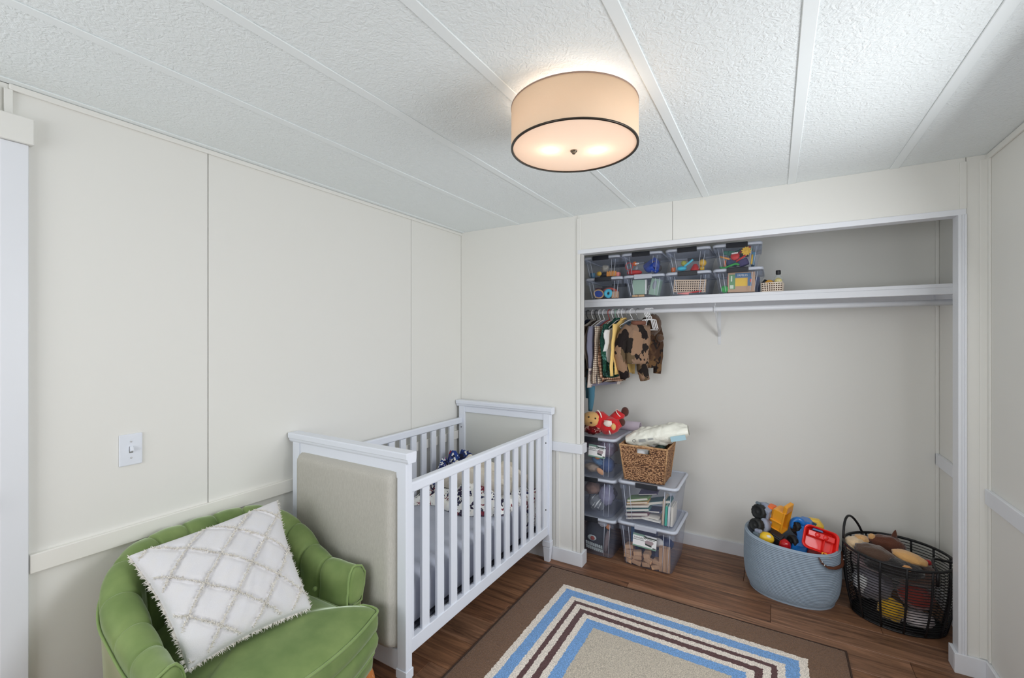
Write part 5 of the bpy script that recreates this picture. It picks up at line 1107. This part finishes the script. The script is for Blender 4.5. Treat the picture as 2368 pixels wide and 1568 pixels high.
# tipped bed: open tray, its mouth to the right
mtb=Matrix.Translation((2.085,.385,.405))@Euler((R(6),R(14),R(-24))).to_matrix().to_4x4()
gb=G(); out0=[(-.042,-.040,-.080),(-.042,.045,-.080),(-.042,.045,.066),(-.042,-.040,.066)]; 
def tray_rings(s_): return None
gb.loft([[(x,y*fy+0,z*fz) for y,z in ((-.040,-.070),(.045,-.070),(.045,.066),(-.040,.066))] for x,fy,fz in ((-.044,.72,.78),(-.030,.92,.94),(.024,1,1),(.024,1.10,1.07),(.034,1.12,1.10),(.034,1.0,.98),(.020,.92,.92),(-.026,.84,.86))],True,True,mtb)
T_('dump_bed',gb,TO,bevel=.006,seg=2,smooth=False)
T_('bed_spout',G().loft([[(x,y,z) for x,y in ((.012,-.034),(.036,-.040),(.036,.045),(.012,.045))] for z in (.060,.112)],True,True,mtb),TO,bevel=.006)
T_('bed_rib',G().box(-.040,.026,-.046,-.036,-.010,.000,mtb).box(-.034,.026,-.046,-.036,-.058,-.052,mtb),TO,bevel=.003)
T_('cab',G().ball((2.010,.290,.312),(.044,.036,.034),20,14,lump=.12,seed=2),TY,smooth=True); T_('cab_window',G().ball((2.024,.268,.330),(.014,.008,.010),12,8),M('truck_white',(214,210,196),.4),smooth=True)
T_('bumper',G().cbox((1.963,.272,.318),(.032,.03,.050),(0,0,R(-30))),M('truck_slate'),bevel=.006); T_('bumper',G().cbox((1.972,.278,.350),(.034,.03,.018),(0,0,R(-30))),TG,bevel=.005)
tk.location.x+=.010; tk.location.y+=.004
bc=thing('toy_car','blue toy car with yellow cab and black wheels tipped on its side','toy car',(2.21,.42,.34))
T2=lambda n,g,m_,**k: obj(n,g,m_,bc,world=True,**k)
TB=M('car_blue',(28,108,184),.3,coat=.4)
T2('body',G().loft([[(x,y,z) for x,y in pl_] for pl_,z in (([(2.135,.30),(2.215,.28),(2.235,.36),(2.165,.40)],.255),([(2.150,.30),(2.230,.29),(2.250,.38),(2.170,.42)],.295),([(2.178,.335),(2.240,.32),(2.265,.42),(2.195,.45)],.330),([(2.165,.37),(2.250,.35),(2.270,.46),(2.190,.49)],.372),([(2.190,.42),(2.245,.40),(2.262,.48),(2.205,.50)],.405))]),TB,bevel=.010,seg=3)
T2('fender',G().tube([(2.185+.03*math.cos(a),.395,.372+.040*math.sin(a)) for a in [R(d) for d in range(20,201,20)]],.017,10),TB,smooth=True)
wheel('wheel',(2.172,.385,.368),.034,.03,TRB,HUB,bc,(-.75,-.6,.1)); wheel('wheel',(2.155,.33,.300),.036,.03,TRB,HUB,bc,(-.75,-.6,.1))
T2('cab',G().loft([[(x,y,z) for x,y in ((2.228,.44),(2.315,.45),(2.318,.50),(2.232,.50))] for z in (.350,.372)]+[[(x,y,z) for x,y in ((2.238,.45),(2.292,.46),(2.295,.50),(2.242,.50))] for z in (.405,)]),TY,bevel=.008,seg=3); T2('window',G().cbox((2.262,.447,.388),(.034,.006,.014),(0,R(20),0)),M('car_glass',(70,90,100),.2),bevel=.002)
bc.location.y+=.018
rt_=thing('toy_tray','red plastic toy tray with compartments tipped towards the room','toy tray',(2.283,.315,.348))
mtr=Matrix.Translation((2.283,.318,.345))@Euler((R(62),R(14),R(6))).to_matrix().to_4x4()
TR_=M('tray_red',(214,34,28),.3,coat=.4)
rng_=[]
for s_,z in ((.74,-.032),(.90,-.026),(.95,.012),(1.0,.014),(1.0,.022),(.95,.024),(.86,.018),(.83,-.018),(.70,-.024)): rng_.append([(x*s_,y*s_,z) for x,y,_ in rrect(.172,.132,.030,0,6)])
obj('shell',G().loft(rng_,True,True,mtr),TR_,rt_,world=True,bevel=.002)
obj('divider',G().box(-.060,.070,.010,.040,-.022,.008,mtr).box(.020,.026,-.05,.010,-.022,.004,mtr),TR_,rt_,world=True,bevel=.003)
for x in (-.015,.025): obj('stud',G().lathe([(.001,.014),(.012,.014),(.013,.012),(.013,.008)],20,mtr@Matrix.Translation((x,.025,0))),TR_,rt_,world=True,smooth=True)
obj('clip',G().loft([[(x,y,z) for x,y in ((-.045,.044),(.010,.046),(.004,.056),(-.040,.054))] for z in (-.010,.012)],True,True,mtr),M('tray_blue',(70,104,150),.4),rt_,world=True,bevel=.002)
rt_.location.y+=.006
put(obj('toy_hoop',G().tube([(-.016,0,0),(-.012,0,.026),(.004,.002,.022),(.022,.004,.002)],.0035,8),TO,smooth=True),'orange bent toy piece in front of the red tray','toy',2.300,.213,.300)
lump('toy_ball','glossy dark red toy showing between the black toy and blue car','toy',(2.115,.285,.295),(.030,.032,.034),M('deep_red_gloss',(168,20,28),.25,coat=.4),4,.12)
put(obj('toy_van',G().box(-.040,.040,-.03,.03,-.024,.024).box(-.025,.03,-.026,.026,.024,.032),C_('black_gloss',(30,28,32),.3),bevel=.008),'glossy black toy van in the middle of the rope basket','toy van',2.072,.318,.312,(8,22,-18))
put(obj('toy_track',G().box(-.06,.06,-.028,.028,-.006,.006).box(-.06,.06,-.028,-.022,.006,.010).box(-.06,.06,.022,.028,.006,.010),C_('brown_plastic',(72,54,50),.5),bevel=.002),'dark brown ribbed toy piece behind the blue car','toy',2.150,.46,.350,(0,60,20))
# filler vehicles lower in the basket
for i,(x,y,c_,l_) in enumerate(((2.04,.42,BLK,'black toy block buried left in the rope basket'),(2.20,.50,NAV,'navy toy block buried at the back of the rope basket'),(2.28,.42,RED,'red toy block buried right in the rope basket'),(2.16,.36,GRY,'grey toy block buried in the middle of the rope basket'))):
    put(obj('toy_block',G().box(-.05,.05,-.045,.045,-.11,.11),c_,bevel=.010),l_,'block',x,y,.128,(0,0,i*12))
# ================================================================ WIRE BASKET
wc_=(2.622,.352)
wbk=thing('wire_basket','black wire basket of soft toys at the right closet jamb','basket',(wc_[0],wc_[1],0))
mwire=M('wire_black',(24,24,26),.45)
WH=.355; WA0,WB0,WA1,WB1=.192,.150,.226,.222
def we(a,f): A=WA0+(WA1-WA0)*f+.012*math.sin(PI*f); B_3=WB0+(WB1-WB0)*f+.014*math.sin(PI*f); return (A*math.cos(a),B_3*math.sin(a),.006+WH*f)
nh=24
pr0=None
for j in range(nh):
    f=(j+.6)/nh; obj('ring_wire',G().tube([we(2*PI*i/64,f) for i in range(64)],.0021,6,closed=True),mwire,wbk,smooth=True)
for f,r_ in ((0,.0055),(1,.0068)): obj('rim',G().tube([we(2*PI*i/64,f) for i in range(64)],r_,8,closed=True),mwire,wbk,smooth=True)
for i in range(14): 
    a=2*PI*(i+.5)/14; obj('upright',G().tube([tuple(q_*(1.012 if ii_<2 else 1) for ii_,q_ in enumerate(we(a,f/8))) for f in range(9)],.0050,8),mwire,wbk,smooth=True)
obj('base',G().loft([[(x*.99,y*.99,z) for x,y,_ in [we(2*PI*i/48,0) for i in range(48)]] for z in (.003,.007)]),mwire,wbk)
for a0,up_ in ((148,1),(-32,0)):
    pts_=[]
    for k in range(13):
        f=k/12; a=R(a0-26+52*f); x,y,z=we(a,1); 
        hgt=.105*math.sin(PI*f)**.8 if up_ else .020*math.sin(PI*f); inn=0 if up_ else .075*math.sin(PI*f)**.8; l_=math.hypot(x,y); pts_.append((x*(1-inn/l_),y*(1-inn/l_),z+hgt))
    obj('handle',G().tube(pts_,.0062,10),mwire,wbk,smooth=True)
    for e_ in (-26,26): obj('handle_stem',G().tube([we(R(a0+e_),1),we(R(a0+e_),.80)],.0072,8),mwire,wbk,smooth=True)
fur=lambda n,c=(200,200,200): M('fur_'+n,c,.95,sheen=.5,bump=(130,.8,.004))
wl2=lambda x,y: (x,y)
lump('plush_toy','dark brown plush rabbit sprawled on top of the wire basket','soft toy',(2.520,.300,.345),(.085,.060,.040),fur('brown',(78,58,46)),2,.15,rot=(0,6,-16))
lump('plush_toy','tan plush paw pads lying right of the brown rabbit','soft toy',(2.668,.320,.348),(.072,.048,.026),fur('tan',(206,158,98)),3,.12,rot=(0,8,-18))
lump('plush_toy','reddish brown plush bear at the back of the wire basket','soft toy',(2.60,.455,.345),(.080,.050,.052),fur('chestnut',(86,48,32)),5,.15)
put(obj('plush_ear',G().loft([[(.014*s_*math.cos(a),.006*s_*math.sin(a),z) for a in [2*PI*i/12 for i in range(12)]] for s_,z in ((1,0),(.9,.018),(.5,.036),(.1,.050))]),fur('chestnut',(86,48,32)),smooth=True),'pointed brown felt ear rising from the bear','soft toy',2.632,.465,.386,(10,6,0))
lump('plush_toy','cream furry plush at the left end of the wire basket','soft toy',(2.448,.395,.335),(.050,.060,.036),fur('cream',(214,186,148)),6,.25)
lump('plush_toy','golden plush beside the wire basket handle','soft toy',(2.485,.440,.352),(.036,.034,.026),fur('gold',(200,156,104)),7,.2)
lump('plush_toy','small tan plush ball behind the brown rabbit','soft toy',(2.535,.450,.375),(.018,.018,.018),fur('tan2',(196,150,96)),1,.1)
lump('plush_toy','small gold plush foot below the tan paw pads','soft toy',(2.640,.225,.325),(.022,.018,.016),fur('gold2',(196,140,84)),1,.15)
lump('plush_toy','black plush under the brown rabbit in the wire basket','soft toy',(2.600,.275,.300),(.120,.075,.045),fur('black',(26,22,22)),8,.15)
lump('plush_toy','red felt scrap near the wire basket right handle','soft toy',(2.742,.335,.335),(.018,.014,.014),fur('red',(164,26,34)),2,.2)
lump('plush_toy','grey plush elephant low in the left of the wire basket','soft toy',(2.520,.330,.170),(.085,.085,.080),fur('grey',(120,116,124)),9,.2)
lump('plush_toy','white and silver satin toy at the left side of the wire basket','soft toy',(2.462,.275,.180),(.028,.030,.045),M('satin_white',(226,220,232),.3),3,.3)
lump('plush_toy','yellow plush star low in the front of the wire basket','soft toy',(2.590,.270,.080),(.058,.045,.050),fur('yellow',(212,164,40)),11,.35)
lump('plush_toy','white shaggy plush at the bottom right of the wire basket','soft toy',(2.690,.300,.052),(.070,.060,.036),fur('white',(214,204,204)),12,.25,freq=6)
lump('plush_toy','red plush in the middle right of the wire basket','soft toy',(2.690,.310,.160),(.075,.075,.055),fur('brick',(128,48,40)),13,.2)
lump('plush_toy','brown plush filling the right half of the wire basket','soft toy',(2.690,.370,.255),(.105,.100,.060),fur('mocha',(92,70,62)),14,.2)
lump('plush_toy','mauve plush filling the left half of the wire basket','soft toy',(2.515,.370,.270),(.080,.095,.045),fur('mauve',(140,122,124)),15,.2)
